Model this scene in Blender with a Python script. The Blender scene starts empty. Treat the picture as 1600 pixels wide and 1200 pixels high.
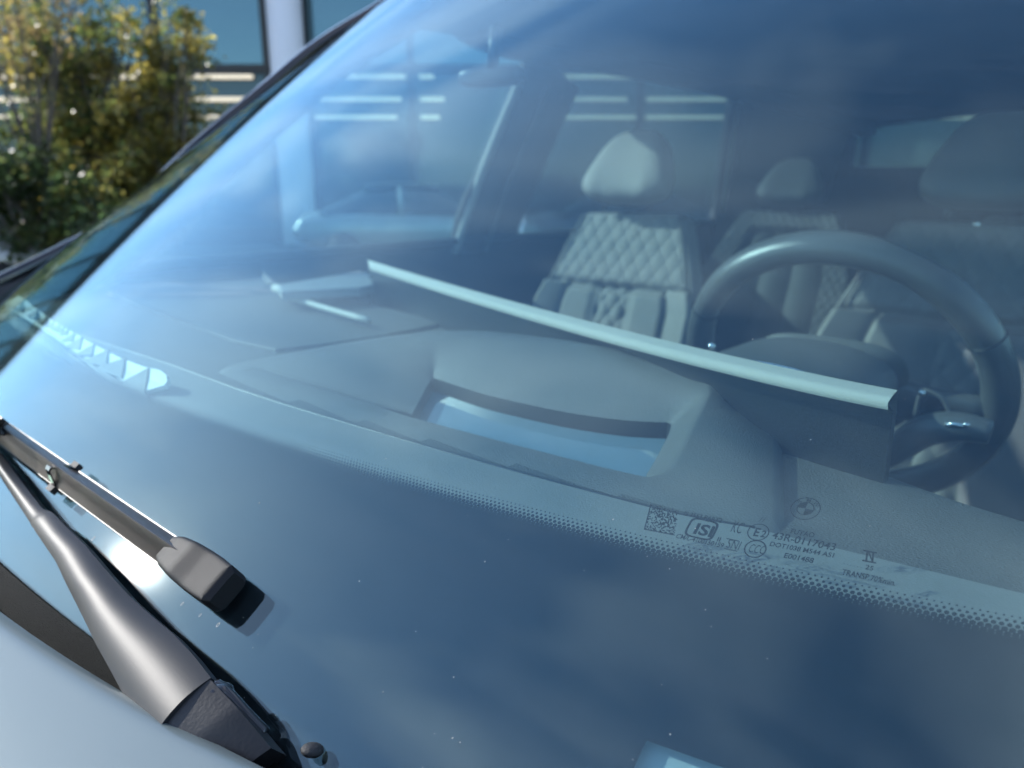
import bpy, bmesh, math, random
from mathutils import Vector, Matrix
random.seed(7)
R = math.radians
sc = bpy.context.scene

# ------------------------------------------------------------------ camera
# world axes = car axes: +x car's left, +y car's rear, +z up (metres)
F = 1150.0                                   # focal length in pixels of a 1600 px wide frame
CAM = Vector((.58, 0.0, 1.40)); YAW = R(40); PITCH = R(15)
cam = bpy.data.cameras.new('camera'); co = bpy.data.objects.new('camera', cam)
sc.collection.objects.link(co); sc.camera = co
cam.sensor_width = 36; cam.lens = 36 * F / 1600
cam.clip_start = .01; cam.clip_end = 2000
co.location = CAM; co.rotation_euler = (R(90) - PITCH, 0, YAW)
cam.dof.use_dof = True; cam.dof.focus_distance = .350; cam.dof.aperture_fstop = 8.0

# ------------------------------------------------------------------ sky, sun, exposure
SUN = Vector((-.813, -.323, .485)).normalized()
w = bpy.data.worlds.new('World'); sc.world = w; w.use_nodes = True
nt = w.node_tree; nt.nodes.clear()
def wn(t, **k):
    n = nt.nodes.new(t)
    for a, b in k.items(): setattr(n, a, b)
    return n
sky = wn('ShaderNodeTexSky', sky_type='NISHITA', sun_disc=False, altitude=50, air_density=1.0, dust_density=.25, ozone_density=2.6)
sky.sun_elevation = math.asin(SUN.z); sky.sun_rotation = math.atan2(SUN.x, SUN.y)
tc = wn('ShaderNodeTexCoord'); sep = wn('ShaderNodeSeparateXYZ')
zz = wn('ShaderNodeMath', operation='ADD'); zz.inputs[1].default_value = .18
zm = wn('ShaderNodeMath', operation='MAXIMUM'); zm.inputs[1].default_value = .05
dx = wn('ShaderNodeMath', operation='DIVIDE'); dy = wn('ShaderNodeMath', operation='DIVIDE')
comb = wn('ShaderNodeCombineXYZ'); mp = wn('ShaderNodeMapping'); mp.inputs['Scale'].default_value = (1.0, 3.2, 1)
mp.inputs['Rotation'].default_value = (0, 0, R(-28))
no = wn('ShaderNodeTexNoise'); no.inputs['Scale'].default_value = 1.3; no.inputs['Detail'].default_value = 2.5
no.inputs['Roughness'].default_value = .55; no.inputs['Distortion'].default_value = .5
ra = wn('ShaderNodeValToRGB'); ra.color_ramp.elements[0].position = .44; ra.color_ramp.elements[1].position = .84
ra.color_ramp.elements[0].color = (0, 0, 0, 1); ra.color_ramp.elements[1].color = (.40, .40, .40, 1)
mx = wn('ShaderNodeMix', data_type='RGBA'); mx.inputs['B'].default_value = (12, 11, 11, 1)
bg = wn('ShaderNodeBackground'); bg.inputs['Strength'].default_value = .15; wo = wn('ShaderNodeOutputWorld')
L = nt.links.new
L(tc.outputs['Generated'], sep.inputs[0]); L(sep.outputs['Z'], zm.inputs[0]); L(zm.outputs[0], zz.inputs[0])
L(sep.outputs['X'], dx.inputs[0]); L(zz.outputs[0], dx.inputs[1]); L(sep.outputs['Y'], dy.inputs[0]); L(zz.outputs[0], dy.inputs[1])
L(dx.outputs[0], comb.inputs[0]); L(dy.outputs[0], comb.inputs[1]); L(comb.outputs[0], mp.inputs[0]); L(mp.outputs[0], no.inputs['Vector'])
L(no.outputs['Fac'], ra.inputs[0]); fz = wn('ShaderNodeMapRange'); fz.inputs['From Min'].default_value = .12; fz.inputs['From Max'].default_value = .5
fm = wn('ShaderNodeMath', operation='MULTIPLY'); L(sep.outputs['Z'], fz.inputs['Value']); L(fz.outputs[0], fm.inputs[0]); L(ra.outputs[0], fm.inputs[1])
L(fm.outputs[0], mx.inputs['Factor']); L(sky.outputs[0], mx.inputs['A'])
L(mx.outputs['Result'], bg.inputs[0]); L(bg.outputs[0], wo.inputs[0])
sl = bpy.data.lights.new('sun', 'SUN'); sl.energy = 3.0; sl.angle = R(.53); sl.color = (1, .965, .91)
so = bpy.data.objects.new('sun', sl); sc.collection.objects.link(so)
so.rotation_euler = SUN.to_track_quat('Z', 'Y').to_euler(); so.location = SUN * 30
vs = sc.view_settings; vs.view_transform = 'Standard'; vs.look = 'None'; vs.gamma = 1; vs.exposure = 1.12
vs.use_curve_mapping = False
cy = sc.cycles; cy.use_denoising = True; cy.max_bounces = 6; cy.transparent_max_bounces = 20; cy.glossy_bounces = 3
cy.diffuse_bounces = 3; cy.use_adaptive_sampling = True; cy.adaptive_threshold = .03; cy.blur_glossy = .2; cy.caustics_reflective = False; cy.caustics_refractive = False
cy.sample_clamp_indirect = 40

# ------------------------------------------------------------------ picture-to-place helpers
FW = Vector((-math.sin(YAW) * math.cos(PITCH), math.cos(YAW) * math.cos(PITCH), -math.sin(PITCH)))
RT = Vector((math.cos(YAW), math.sin(YAW), 0)); UP = RT.cross(FW)
HF = Vector((-math.sin(YAW), math.cos(YAW), 0))
def ray(px, py): return FW + RT * ((px - 800) / F) - UP * ((py - 600) / F)
def onz(px, py, z): d = ray(px, py); return CAM + d * ((z - CAM.z) / d.z)
def onx(px, py, x): d = ray(px, py); return CAM + d * ((x - CAM.x) / d.x)
def ony(px, py, y): d = ray(px, py); return CAM + d * ((y - CAM.y) / d.y)
def far(px, py, D): d = ray(px, py); return CAM + d * (D / d.dot(HF))      # on an upright plane D metres off
# windscreen surface: y = Y0 + K x^2 + K4 x^4 + (z - 1.2) / M
M, K, K4, Y0 = .70, .15, .15, .1759
SL = math.hypot(1, 1 / M)
def wy(x, z): return Y0 + K * x * x + K4 * x ** 4 + (z - 1.2) / M
def wz(x, y): return 1.2 + M * (y - Y0 - K * x * x - K4 * x ** 4)
def wnrm(x): return Vector((2 * K * x + 4 * K4 * x ** 3, -1, 1 / M)).normalized()
def wp(x, z, h=0): return Vector((x, wy(x, z), z)) + wnrm(x) * h
def onW(px, py, h=0):
    d = ray(px, py); off = h * SL; t = .05; prev = t
    f = lambda t: (CAM + d * t).y - wy((CAM + d * t).x, (CAM + d * t).z) + off
    while t < 3:
        if f(t) > 0: break
        prev = t; t += .01
    a, b = prev, t
    for _ in range(30):
        m_ = (a + b) / 2
        if f(m_) > 0: b = m_
        else: a = m_
    return CAM + d * b

# ------------------------------------------------------------------ materials
MATS = {}
def mat(name, col, rough=.5, metal=0, coat=0, spec=.5, var=0, vscale=30, bump=0, bscale=400, trans=None, sheen=0):
    if name in MATS: return MATS[name]
    m = bpy.data.materials.new(name); m.use_nodes = True; t = m.node_tree; b = t.nodes['Principled BSDF']
    b.inputs['Base Color'].default_value = (*col, 1); b.inputs['Roughness'].default_value = rough
    b.inputs['Metallic'].default_value = metal; b.inputs['Coat Weight'].default_value = coat
    b.inputs['Coat Roughness'].default_value = .05; b.inputs['Specular IOR Level'].default_value = spec
    b.inputs['Sheen Weight'].default_value = sheen
    tcn = t.nodes.new('ShaderNodeTexCoord')
    if var:
        n = t.nodes.new('ShaderNodeTexNoise'); n.inputs['Scale'].default_value = vscale; n.inputs['Detail'].default_value = 6
        h = t.nodes.new('ShaderNodeMix'); h.data_type = 'RGBA'
        h.inputs['A'].default_value = (*[c * (1 - var) for c in col], 1); h.inputs['B'].default_value = (*[min(1, c * (1 + var)) for c in col], 1)
        t.links.new(tcn.outputs['Object'], n.inputs['Vector']); t.links.new(n.outputs['Fac'], h.inputs['Factor'])
        t.links.new(h.outputs['Result'], b.inputs['Base Color'])
        mr = t.nodes.new('ShaderNodeMapRange'); mr.inputs['To Min'].default_value = max(0.02, rough - .08); mr.inputs['To Max'].default_value = min(1, rough + .08)
        t.links.new(n.outputs['Fac'], mr.inputs['Value']); t.links.new(mr.outputs[0], b.inputs['Roughness'])
    if bump:
        n2 = t.nodes.new('ShaderNodeTexNoise'); n2.inputs['Scale'].default_value = bscale; n2.inputs['Detail'].default_value = 3
        bp = t.nodes.new('ShaderNodeBump'); bp.inputs['Strength'].default_value = bump; bp.inputs['Distance'].default_value = .001
        t.links.new(tcn.outputs['Object'], n2.inputs['Vector']); t.links.new(n2.outputs['Fac'], bp.inputs['Height'])
        t.links.new(bp.outputs[0], b.inputs['Normal'])
    MATS[name] = m; return m

def glass_mat(name, tint, haze=0.0, smear=0.0, f0=.043, refl=(1, 1, 1)):
    """clear pane seen from both sides: Schlick reflection over straight-through tinted light, plus a thin film of dust"""
    m = bpy.data.materials.new(name); m.use_nodes = True; t = m.node_tree; t.nodes.clear(); A = t.nodes.new
    ge = A('ShaderNodeNewGeometry'); dp = A('ShaderNodeVectorMath'); dp.operation = 'DOT_PRODUCT'
    ab = A('ShaderNodeMath'); ab.operation = 'ABSOLUTE'; om = A('ShaderNodeMath'); om.operation = 'SUBTRACT'; om.inputs[0].default_value = 1
    pw = A('ShaderNodeMath'); pw.operation = 'POWER'; pw.inputs[1].default_value = 5
    sc_ = A('ShaderNodeMath'); sc_.operation = 'MULTIPLY_ADD'; sc_.inputs[1].default_value = 1 - f0; sc_.inputs[2].default_value = f0
    sc_.use_clamp = True
    l = t.links.new
    l(ge.outputs['Incoming'], dp.inputs[0]); l(ge.outputs['Normal'], dp.inputs[1]); l(dp.outputs['Value'], ab.inputs[0])
    l(ab.outputs[0], om.inputs[1]); l(om.outputs[0], pw.inputs[0]); l(pw.outputs[0], sc_.inputs[0])
    tr = A('ShaderNodeBsdfTransparent'); tr.inputs[0].default_value = (*tint, 1)
    g0 = A('ShaderNodeBsdfGlossy'); g0.inputs['Roughness'].default_value = .012; g0.inputs['Color'].default_value = (*refl, 1)
    top = g0
    if smear:
        g1 = A('ShaderNodeBsdfGlossy'); g1.inputs['Roughness'].default_value = .088
        ms = A('ShaderNodeMixShader'); ms.inputs[0].default_value = smear
        l(g0.outputs[0], ms.inputs[1]); l(g1.outputs[0], ms.inputs[2]); top = ms
    mx = A('ShaderNodeMixShader'); l(sc_.outputs[0], mx.inputs[0]); l(tr.outputs[0], mx.inputs[1]); l(top.outputs[0], mx.inputs[2])
    out = A('ShaderNodeOutputMaterial'); last = mx
    if haze:
        tcn = A('ShaderNodeTexCoord'); n = A('ShaderNodeTexNoise'); n.inputs['Scale'].default_value = 22; n.inputs['Detail'].default_value = 12; n.inputs['Roughness'].default_value = .7
        mr = A('ShaderNodeMapRange'); mr.inputs['From Min'].default_value = .38; mr.inputs['From Max'].default_value = .66
        mr.inputs['To Min'].default_value = 0; mr.inputs['To Max'].default_value = haze * 2
        df = A('ShaderNodeBsdfDiffuse'); df.inputs[0].default_value = (.75, .76, .76, 1); mh = A('ShaderNodeMixShader')
        n3 = A('ShaderNodeTexNoise'); n3.inputs['Scale'].default_value = 1; n3.inputs['Detail'].default_value = 4; mp3 = A('ShaderNodeMapping'); mp3.inputs['Scale'].default_value = (5, 90, 60); mp3.inputs['Rotation'].default_value = (0, 0, R(-12))
        av = A('ShaderNodeMath'); av.operation = 'MULTIPLY_ADD'; av.inputs[1].default_value = .5; hv = A('ShaderNodeMath'); hv.operation = 'MULTIPLY'; hv.inputs[1].default_value = .5
        l(tcn.outputs['Object'], n.inputs['Vector']); l(tcn.outputs['Object'], mp3.inputs[0]); l(mp3.outputs[0], n3.inputs['Vector']); l(n3.outputs['Fac'], hv.inputs[0]); l(n.outputs['Fac'], av.inputs[0]); l(hv.outputs[0], av.inputs[2]); l(av.outputs[0], mr.inputs['Value']); l(mr.outputs[0], mh.inputs[0])
        l(mx.outputs[0], mh.inputs[1]); l(df.outputs[0], mh.inputs[2]); last = mh
    l(last.outputs[0], out.inputs[0]); MATS[name] = m; return m

G_wind = glass_mat('windscreen glass', (.81, .935, .94), haze=.003, smear=.03, f0=.076, refl=(.67, .90, .98))   # heat-reflecting coated screen
G_side = glass_mat('side glass', (.84, .94, .92)); G_priv = glass_mat('privacy glass', (.50, .58, .58))
m_frit = mat('black ceramic frit', (.012, .013, .016), .8, spec=.05)
m_ink = mat('black ceramic print', (.008, .009, .011), .8, spec=.05)
m_dash = mat('dark grey soft dash', (.068, .066, .064), .6, var=.2, vscale=90, bump=1.0, bscale=700)
m_dash2 = mat('dark grey leather binnacle', (.085, .083, .081), .55, var=.14, vscale=70, bump=.5, bscale=900)
m_dark = mat('black plastic', (.012, .012, .013), .4, bump=.15, bscale=600)
m_gloss = mat('gloss black', (.008, .008, .01), .08, coat=.6)
m_silver = mat('satin silver trim', (.44, .41, .36), .55, metal=.0, bump=.6, bscale=1500)
m_chrome = mat('chrome', (.8, .8, .8), .12, metal=1)
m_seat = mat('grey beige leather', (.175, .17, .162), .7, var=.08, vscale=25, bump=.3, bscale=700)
m_seat_r = mat('shade toned leather rear', (.085, .08, .075), .6, var=.08, vscale=25, bump=.3, bscale=700)  # rear seats out of the sun: cabin shade put into the colour
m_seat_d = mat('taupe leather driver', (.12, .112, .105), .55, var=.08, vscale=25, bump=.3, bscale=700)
m_stitch = mat('pale stitching', (.5, .49, .46), .8)
m_rim = mat('black leather rim', (.085, .082, .08), .30, bump=.25, bscale=900)
m_paint = mat('pale silver blue paint', (.168, .208, .21), .42, metal=.4, coat=.25, var=.03, vscale=2000)
m_liner = mat('dark headliner', (.032, .034, .037), .9, bump=.3, bscale=500)
m_pillar = mat('grey pillar trim', (.30, .31, .31), .7); m_pillar2 = mat('dark grey belt webbing', (.10, .10, .10), .8)
m_arm = mat('satin black wiper paint', (.015, .0165, .020), .42, spec=.2, bump=.10, bscale=2500)
m_rubber = mat('matte black rubber', (.016, .016, .017), .6, var=.2, vscale=80, bump=.6, bscale=1200)
m_cowl = mat('textured cowl plastic', (.008, .0095, .0095), var=.5, spec=.04, bump=1.0, bscale=1500)
m_vent = mat('sunlit vent tone', (.50, .52, .50), .6)  # sunlit slot floor, its brightness put into the colour
m_hud = mat('head up display cover', (.10, .16, .20), .06, coat=1)
m_plate = mat('bluish vin plate', (.30, .34, .36), .5)
m_dust = mat('pale dust', (.42, .42, .41), .9)

# ------------------------------------------------------------------ mesh helpers
COL = sc.collection
def link(o, parent=None):
    COL.objects.link(o)
    if parent:
        o.parent = parent
        o.matrix_parent_inverse = PINV.get(parent.name, Matrix.Identity(4))
    return o
PINV = {}
def mob(name, verts, faces, m, parent=None, smooth=True):
    me = bpy.data.meshes.new(name); me.from_pydata([tuple(v) for v in verts], [], faces); me.update()
    me.materials.append(m)
    if smooth:
        for p in me.polygons: p.use_smooth = True
    return link(bpy.data.objects.new(name, me), parent)
def sharp(o, deg=32):
    o.data.set_sharp_from_angle(angle=R(deg)); return o
def bob(name, bm, m, parent=None, smooth=False):
    bmesh.ops.recalc_face_normals(bm, faces=bm.faces)
    me = bpy.data.meshes.new(name); bm.to_mesh(me); bm.free(); me.materials.append(m)
    if smooth:
        for p in me.polygons: p.use_smooth = True
    return link(bpy.data.objects.new(name, me), parent)
def gridf(fn, nu, nv, closeu=False, flip=False):
    vs_ = [fn(i / nu if closeu else i / (nu - 1), j / (nv - 1)) for j in range(nv) for i in range(nu)]
    fs = []
    for j in range(nv - 1):
        for i in range(nu if closeu else nu - 1):
            a, b = j * nu + i, j * nu + (i + 1) % nu
            q = (a, b, b + nu, a + nu); fs.append(q[::-1] if flip else q)
    return vs_, fs
def interp(pts, t):
    """smooth point on a polyline (Catmull-Rom), t in 0..1"""
    n = len(pts) - 1; x = min(max(t, 0), 1) * n; i = min(int(x), n - 1); f = x - i
    p1, p2 = pts[i], pts[i + 1]; p0 = pts[i - 1] if i else p1 * 2 - p2; p3 = pts[i + 2] if i + 2 <= n else p2 * 2 - p1
    return .5 * ((2 * p1) + (p2 - p0) * f + (2 * p0 - 5 * p1 + 4 * p2 - p3) * f * f + (3 * p1 - p0 - 3 * p2 + p3) * f ** 3)
def smooth_line(pts, n): return [interp(pts, i / (n - 1)) for i in range(n)]
def sweep_bm(bm, path, prof, upv=None, close=True, caps=True, scale=None):
    """prof: list of (side, up) points, swept along path"""
    rings = []; n = len(path)
    for i, p in enumerate(path):
        t = (path[min(i + 1, n - 1)] - path[max(i - 1, 0)]).normalized()
        u0 = upv(i) if callable(upv) else (upv or Vector((0, 0, 1)))
        s = t.cross(u0).normalized(); u = s.cross(t).normalized(); k = scale(i / (n - 1)) if scale else 1
        rings.append([bm.verts.new(p + s * (a * k) + u * (b * k)) for a, b in prof])
    m_ = len(prof)
    for r0, r1 in zip(rings, rings[1:]):
        for j in range(m_ if close else m_ - 1):
            bm.faces.new((r0[j], r0[(j + 1) % m_], r1[(j + 1) % m_], r1[j]))
    if close and caps: bm.faces.new(rings[0]); bm.faces.new(rings[-1][::-1])
def circ(r, n=10): return [(r * math.cos(2 * math.pi * k / n), r * math.sin(2 * math.pi * k / n)) for k in range(n)]
def tube(name, path, r, m, parent=None, n=10, scale=None):
    bm = bmesh.new(); sweep_bm(bm, path, circ(r, n), Vector((.13, .21, .97)), scale=scale); return bob(name, bm, m, parent, True)
def slab(name, top, down, m, parent=None, bev=0, seg=2, smooth=False):
    """polygon 'top' with thickness: vector down"""
    bm = bmesh.new(); a = [bm.verts.new(p) for p in top]; b = [bm.verts.new(p + down) for p in top]; n = len(a)
    f = bm.faces.new(a); bm.faces.new(b[::-1])
    for i in range(n): bm.faces.new((a[i], b[i], b[(i + 1) % n], a[(i + 1) % n]))
    if bev: bmesh.ops.bevel(bm, geom=list(f.edges), offset=bev, segments=seg, affect='EDGES', profile=.6)
    return bob(name, bm, m, parent, smooth)
def box_bm(bm, c, ax, ay, az):
    vs_ = [bm.verts.new(c + ax * i + ay * j + az * k) for i in (-1, 1) for j in (-1, 1) for k in (-1, 1)]
    for q in ((0, 1, 3, 2), (4, 6, 7, 5), (0, 4, 5, 1), (2, 3, 7, 6), (0, 2, 6, 4), (1, 5, 7, 3)): bm.faces.new([vs_[i] for i in q])
def bbox_ob(name, c, ax, ay, az, m, parent=None, bev=0, seg=2, smooth=False):
    bm = bmesh.new(); box_bm(bm, Vector(c), Vector(ax), Vector(ay), Vector(az))
    if bev: bmesh.ops.bevel(bm, geom=list(bm.edges), offset=bev, segments=seg, affect='EDGES')
    return bob(name, bm, m, parent, smooth)
def ellipsoid(name, c, ax, ay, az, m, parent=None, nu=24, nv=14, e=1.0):
    def sp(a): return math.copysign(abs(a) ** e, a)
    def fn(u, v):
        th = 2 * math.pi * u; ph = math.pi * (v - .5)
        return Vector(c) + Vector(ax) * sp(math.cos(ph)) * sp(math.cos(th)) + Vector(ay) * sp(math.cos(ph)) * sp(math.sin(th)) + Vector(az) * sp(math.sin(ph))
    v, f = gridf(fn, nu, nv, closeu=True); return mob(name, v, f, m, parent)
def thing(name, label, cat, loc, group=None):
    o = bpy.data.objects.new(name, None); COL.objects.link(o); o.location = loc; o['label'] = label; o['category'] = cat
    if group: o['group'] = group
    o.empty_display_size = .2
    PINV[o.name] = Matrix.Translation(-Vector(loc)); return o
def tag(o, label=None, cat=None, group=None, kind=None):
    for k, v in (('label', label), ('category', cat), ('group', group), ('kind', kind)):
        if v: o[k] = v
    return o
def V(*a): return Vector(a)

# ================================================================== GROUND
def ground():
    m = mat('asphalt', (.055, .055, .057), .9, var=.3, vscale=6, bump=.6, bscale=60)
    v, f = gridf(lambda u, v: V(-400 + 800 * u, -400 + 800 * v, 0), 9, 9)
    tag(mob('ground', v, f, m, smooth=False), kind='structure')
    # raised planting bed in front of the building
    A, B = far(-900, 300, 7.6), far(470, 300, 7.6); A.z = B.z = .12; dv = HF * 6.5; dv.z = 0
    o = slab('planting_bed', [A, B, B + dv, A + dv], V(0, 0, -.125), mat('bark soil', (.06, .045, .03), .95, var=.5, vscale=9, bump=1, bscale=40)); tag(o, kind='structure')
ground()

# ================================================================== CAR
car = thing('car', 'pale silver blue car seen close up through its windscreen, wiper parked', 'car', (0, 1.7, 0))

# ---- windscreen
ZB, ZT = 1.157, 1.76
def xedge(z): return .775 - .17 * (z - 1.15) / .5
def make_windscreen():
    nx, nz = 72, 40
    def fn(h):
        def g(u, v):
            z = ZB + (ZT - ZB) * v; xe = xedge(z); return wp(-xe + 2 * xe * u, z, h)
        return g
    vo, fo = gridf(fn(0), nx, nz); vi, fi = gridf(fn(-.005), nx, nz, flip=True)
    o = mob('windscreen', vo + vi, fo + [tuple(i + len(vo) for i in q) for q in fi], G_wind, car)
    # glass rim
    n0 = len(vo); bm = bmesh.new()
    loop = [j * nx + i for j, i in [(0, i) for i in range(nx)] + [(j, nx - 1) for j in range(1, nz)] + [(nz - 1, i) for i in range(nx - 2, -1, -1)] + [(j, 0) for j in range(nz - 2, 0, -1)]]
    a = [bm.verts.new(vo[k]) for k in loop]; b = [bm.verts.new(vi[k]) for k in loop]
    for k in range(len(a)): bm.faces.new((a[k], a[(k + 1) % len(a)], b[(k + 1) % len(a)], b[k]))
    bob('glass_rim', bm, m_frit, o, True)
    return o
ws = make_windscreen()
HI = -.0056                                       # just behind the inner face
ZF = 1.2425                                        # upper edge of the solid black band
def ws_prints():
    # solid band with a clear window for the chassis number plate
    c0 = onW(1007, 1150); c1 = onW(1190, 1197)
    x0, x1, z1 = c0.x, c0.x + .085, c0.z; z0 = z1 - .018
    xs = sorted(set([-.77 + 1.54 * i / 150 for i in range(151)] + [x0, x1])); zs = sorted([ZB + .001, z0, z1, (z1 + ZF) / 2, ZF, ZB + .012])
    idx = {}; vs_ = []; fs = []
    for j, z in enumerate(zs):
        for i, x in enumerate(xs): idx[i, j] = len(vs_); vs_.append(wp(x, z, HI))
    for j in range(len(zs) - 1):
        for i in range(len(xs) - 1):
            cx, cz = (xs[i] + xs[i + 1]) / 2, (zs[j] + zs[j + 1]) / 2
            if x0 < cx < x1 and z0 < cz < z1: continue
            fs.append((idx[i, j], idx[i + 1, j], idx[i + 1, j + 1], idx[i, j + 1]))
    mob('frit_band', vs_, fs, m_frit, ws)
    bm = bmesh.new(); e = .0012
    fr = [wp(x0 - .0, z1, HI - .0004)]
    slab('chassis_number_plate', [wp(x0 - .06, z1 + .016, -.009), wp(x1 + .03, z1 + .016, -.009), wp(x1 + .03, z0 - .002, -.009), wp(x0 - .06, z0 - .002, -.009)], V(0, .001, -.001), m_plate, ws)
    # half-tone dots along the band
    vs_ = []; fs = []; p = .0025; row = .00195 * M / math.hypot(1, M)
    rad = (.00132, .00118, .00092, .00066, .00042)
    for r_, ra_ in enumerate(rad):
        z = ZF + row * (r_ + .35)
        n = int(1.5 / p)
        for i in range(n):
            x = -.75 + p * (i + .5 * (r_ % 2)); b = len(vs_); nn = 8
            for k in range(nn):
                a = 2 * math.pi * k / nn
                vs_.append(wp(x + ra_ * math.cos(a), z + ra_ * math.sin(a) * M / math.hypot(1, M), HI))
            fs.append(tuple(range(b, b + nn)))
    tag(mob('frit_dots', vs_, fs, m_frit, ws, smooth=False), kind='stuff')
    # dark edge bands up the two sides and across the top
    for s in (-1, 1):
        v, f = gridf(lambda u, v: wp(s * (xedge(ZF + (ZT - ZF) * v) - .004 - .035 * u), ZF + (ZT - ZF) * v, HI - .0003), 4, 30)
        mob('side_frit', v, f, m_frit, ws)
    v, f = gridf(lambda u, v: wp(-.56 + 1.12 * u, ZT - .07 + .069 * v, HI - .0006), 40, 4); mob('header_frit', v, f, m_frit, ws)
ws_prints()

# ---- the printed glass stamp
def zp(zx, zy): return (980 + zx / 3.3333, 740 + zy / 3.3333)
LG = onW(1258, 784)
UH = Vector((1, 2 * K * LG.x + 4 * K4 * LG.x ** 3, 0)).normalized()
VH = Vector((0, 1 / math.hypot(1, M), M / math.hypot(1, M)))
VPX = 2793 * 3.3333
def text_mesh(s, bold=.0):
    cu = bpy.data.curves.new('t', 'FONT'); cu.body = s; cu.offset = bold; cu.resolution_u = 4
    o = bpy.data.objects.new('t', cu); COL.objects.link(o); dg = bpy.context.evaluated_depsgraph_get(); dg.update()
    me = o.evaluated_get(dg).to_mesh(); vs_ = [v.co.copy() for v in me.vertices]; fs = [tuple(p.vertices) for p in me.polygons]
    o.evaluated_get(dg).to_mesh_clear(); bpy.data.objects.remove(o); return vs_, fs
INK = HI + .0002
def on_glass(p): return Vector((p.x, wy(p.x, p.z), p.z)) + wnrm(p.x) * INK
def lettering(s, a, b, h, bold=.022, slant=0):
    vs_, fs = text_mesh(s, bold); A = onW(*zp(*a)); B = onW(*zp(*b)); x0 = min(v.x for v in vs_); x1 = max(v.x for v in vs_)
    cap = .69; hm = h / VPX; d = B - A
    out = [on_glass(A + d * ((v.x - x0) / (x1 - x0)) + VH * (v.y / cap * hm) + UH * (slant * v.y / cap * hm)) for v in vs_]
    return mob('stamp_lettering', out, fs, m_ink, ws, smooth=False)
def ring(c, r, t, n=48, name='stamp_ring', sq=1, a0=0, a1=2 * math.pi):
    P = onW(*zp(*c)); vs_ = []; fs = []
    for k in range(n + 1):
        a = a0 + (a1 - a0) * k / n
        for rr in (r - t / 2, r + t / 2):
            ca, sa = math.cos(a), math.sin(a)
            if sq != 1: ca, sa = math.copysign(abs(ca) ** sq, ca) * 1.25, math.copysign(abs(sa) ** sq, sa)
            vs_.append(on_glass(P + UH * rr * ca + VH * rr * sa))
    for k in range(n): fs.append((2 * k, 2 * k + 1, 2 * k + 3, 2 * k + 2))
    return mob(name, vs_, fs, m_ink, ws, smooth=False)
def quad(pts, name='stamp_bar'):
    return mob(name, [on_glass(onW(*zp(*p))) for p in pts], [tuple(range(len(pts)))], m_ink, ws, smooth=False)
def stamp():
    lettering('IS 2553 PART2', (285, 184), (484, 224), 22)
    ring((381, 256), .0049, .0008, sq=.42); lettering('ISI', (335, 278), (430, 298), 52, .03)
    lettering('CM/L-4100150159', (243, 302), (492, 355), 22); lettering('II', (460, 318), (477, 322), 20)
    lettering('KC', (532, 270), (586, 281), 56, .0); lettering('SNI', (507, 353), (574, 368), 44, .0)
    quad([(512, 303), (578, 317), (578, 322), (512, 308)]); quad([(500, 355), (568, 369), (568, 375), (500, 361)])
    ring((680, 272), .0043, .0005); lettering('E', (651, 290), (678, 295), 40); lettering('2', (688, 296), (714, 300), 32)
    lettering('//', (680, 218), (711, 222), 28, .0)
    ring((664, 360), .0043, .0006, sq=1); lettering('CCC', (624, 376), (706, 388), 40, .0)
    lettering('43R-0117043', (748, 303), (1082, 368), 33, .016); lettering('FUYAO', (848, 277), (972, 300), 23)
    lettering('DOT1038 M544 AS1', (738, 343), (1076, 405), 21); lettering('E001488', (813, 405), (968, 434), 23)
    quad([(1234, 362), (1308, 376), (1307, 384), (1233, 370)]); quad([(1230, 415), (1304, 429), (1303, 437), (1229, 423)])
    quad([(1252, 368), (1262, 370), (1256, 420), (1246, 418)]); quad([(1284, 374), (1294, 376), (1288, 426), (1278, 424)]); quad([(1258, 369), (1266, 371), (1286, 425), (1278, 423)])
    lettering('. . . . . .', (1130, 438), (1226, 460), 20, .01); lettering('25', (1243, 464), (1285, 474), 20, .02); lettering('TRANSP.70%min.', (1118, 492), (1403, 552), 24)
    # round maker's emblem
    c = (929, 148); ring(c, .0059, .0005); ring(c, .0034, .0005); P = onW(*zp(*c))
    for q in (1, 3):
        pts = [P] + [P + UH * .0034 * math.cos(a) + VH * .0034 * math.sin(a) for a in [math.pi / 2 * (q + k / 8) for k in range(9)]]
        mob('emblem_quarter', [on_glass(p) for p in pts], [tuple(range(len(pts)))], m_ink, ws, smooth=False)
    for ch, ang in (('B', 138), ('M', 90), ('W', 42)):
        vs_, fs = text_mesh(ch, .01); mx_ = (min(v.x for v in vs_) + max(v.x for v in vs_)) / 2; a = R(ang); k = .0019 / .69
        rx, up = (math.sin(a), -math.cos(a)), (math.cos(a), math.sin(a))
        out = []
        for v in vs_:
            lx, ly = (v.x - mx_) * k, (v.y - .345) * k + .00465
            out.append(on_glass(P + UH * (rx[0] * lx + up[0] * ly) + VH * (rx[1] * lx + up[1] * ly)))
        mob('stamp_lettering', out, fs, m_ink, ws, smooth=False)
    # square code patch: random cells inside an L-shaped border
    TL, TR, BL, BR = [onW(*zp(*p)) for p in ((112, 124), (264, 154), (76, 260), (238, 291))]; n = 24; rnd = random.Random(3); vs_ = []; fs = []
    def cp(i, j): u, v = i / n, j / n; return on_glass((BL * (1 - u) + BR * u) * (1 - v) + (TL * (1 - u) + TR * u) * v)
    for i in range(n):
        for j in range(n):
            on = i == 0 or j == 0 or (rnd.random() < .5 and not (i == n - 1 and j % 2) and not (j == n - 1 and i % 2))
            if on:
                b = len(vs_); vs_ += [cp(i, j), cp(i + 1, j), cp(i + 1, j + 1), cp(i, j + 1)]; fs.append((b, b + 1, b + 2, b + 3))
    mob('code_patch', vs_, fs, m_ink, ws, smooth=False)
stamp()
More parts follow.
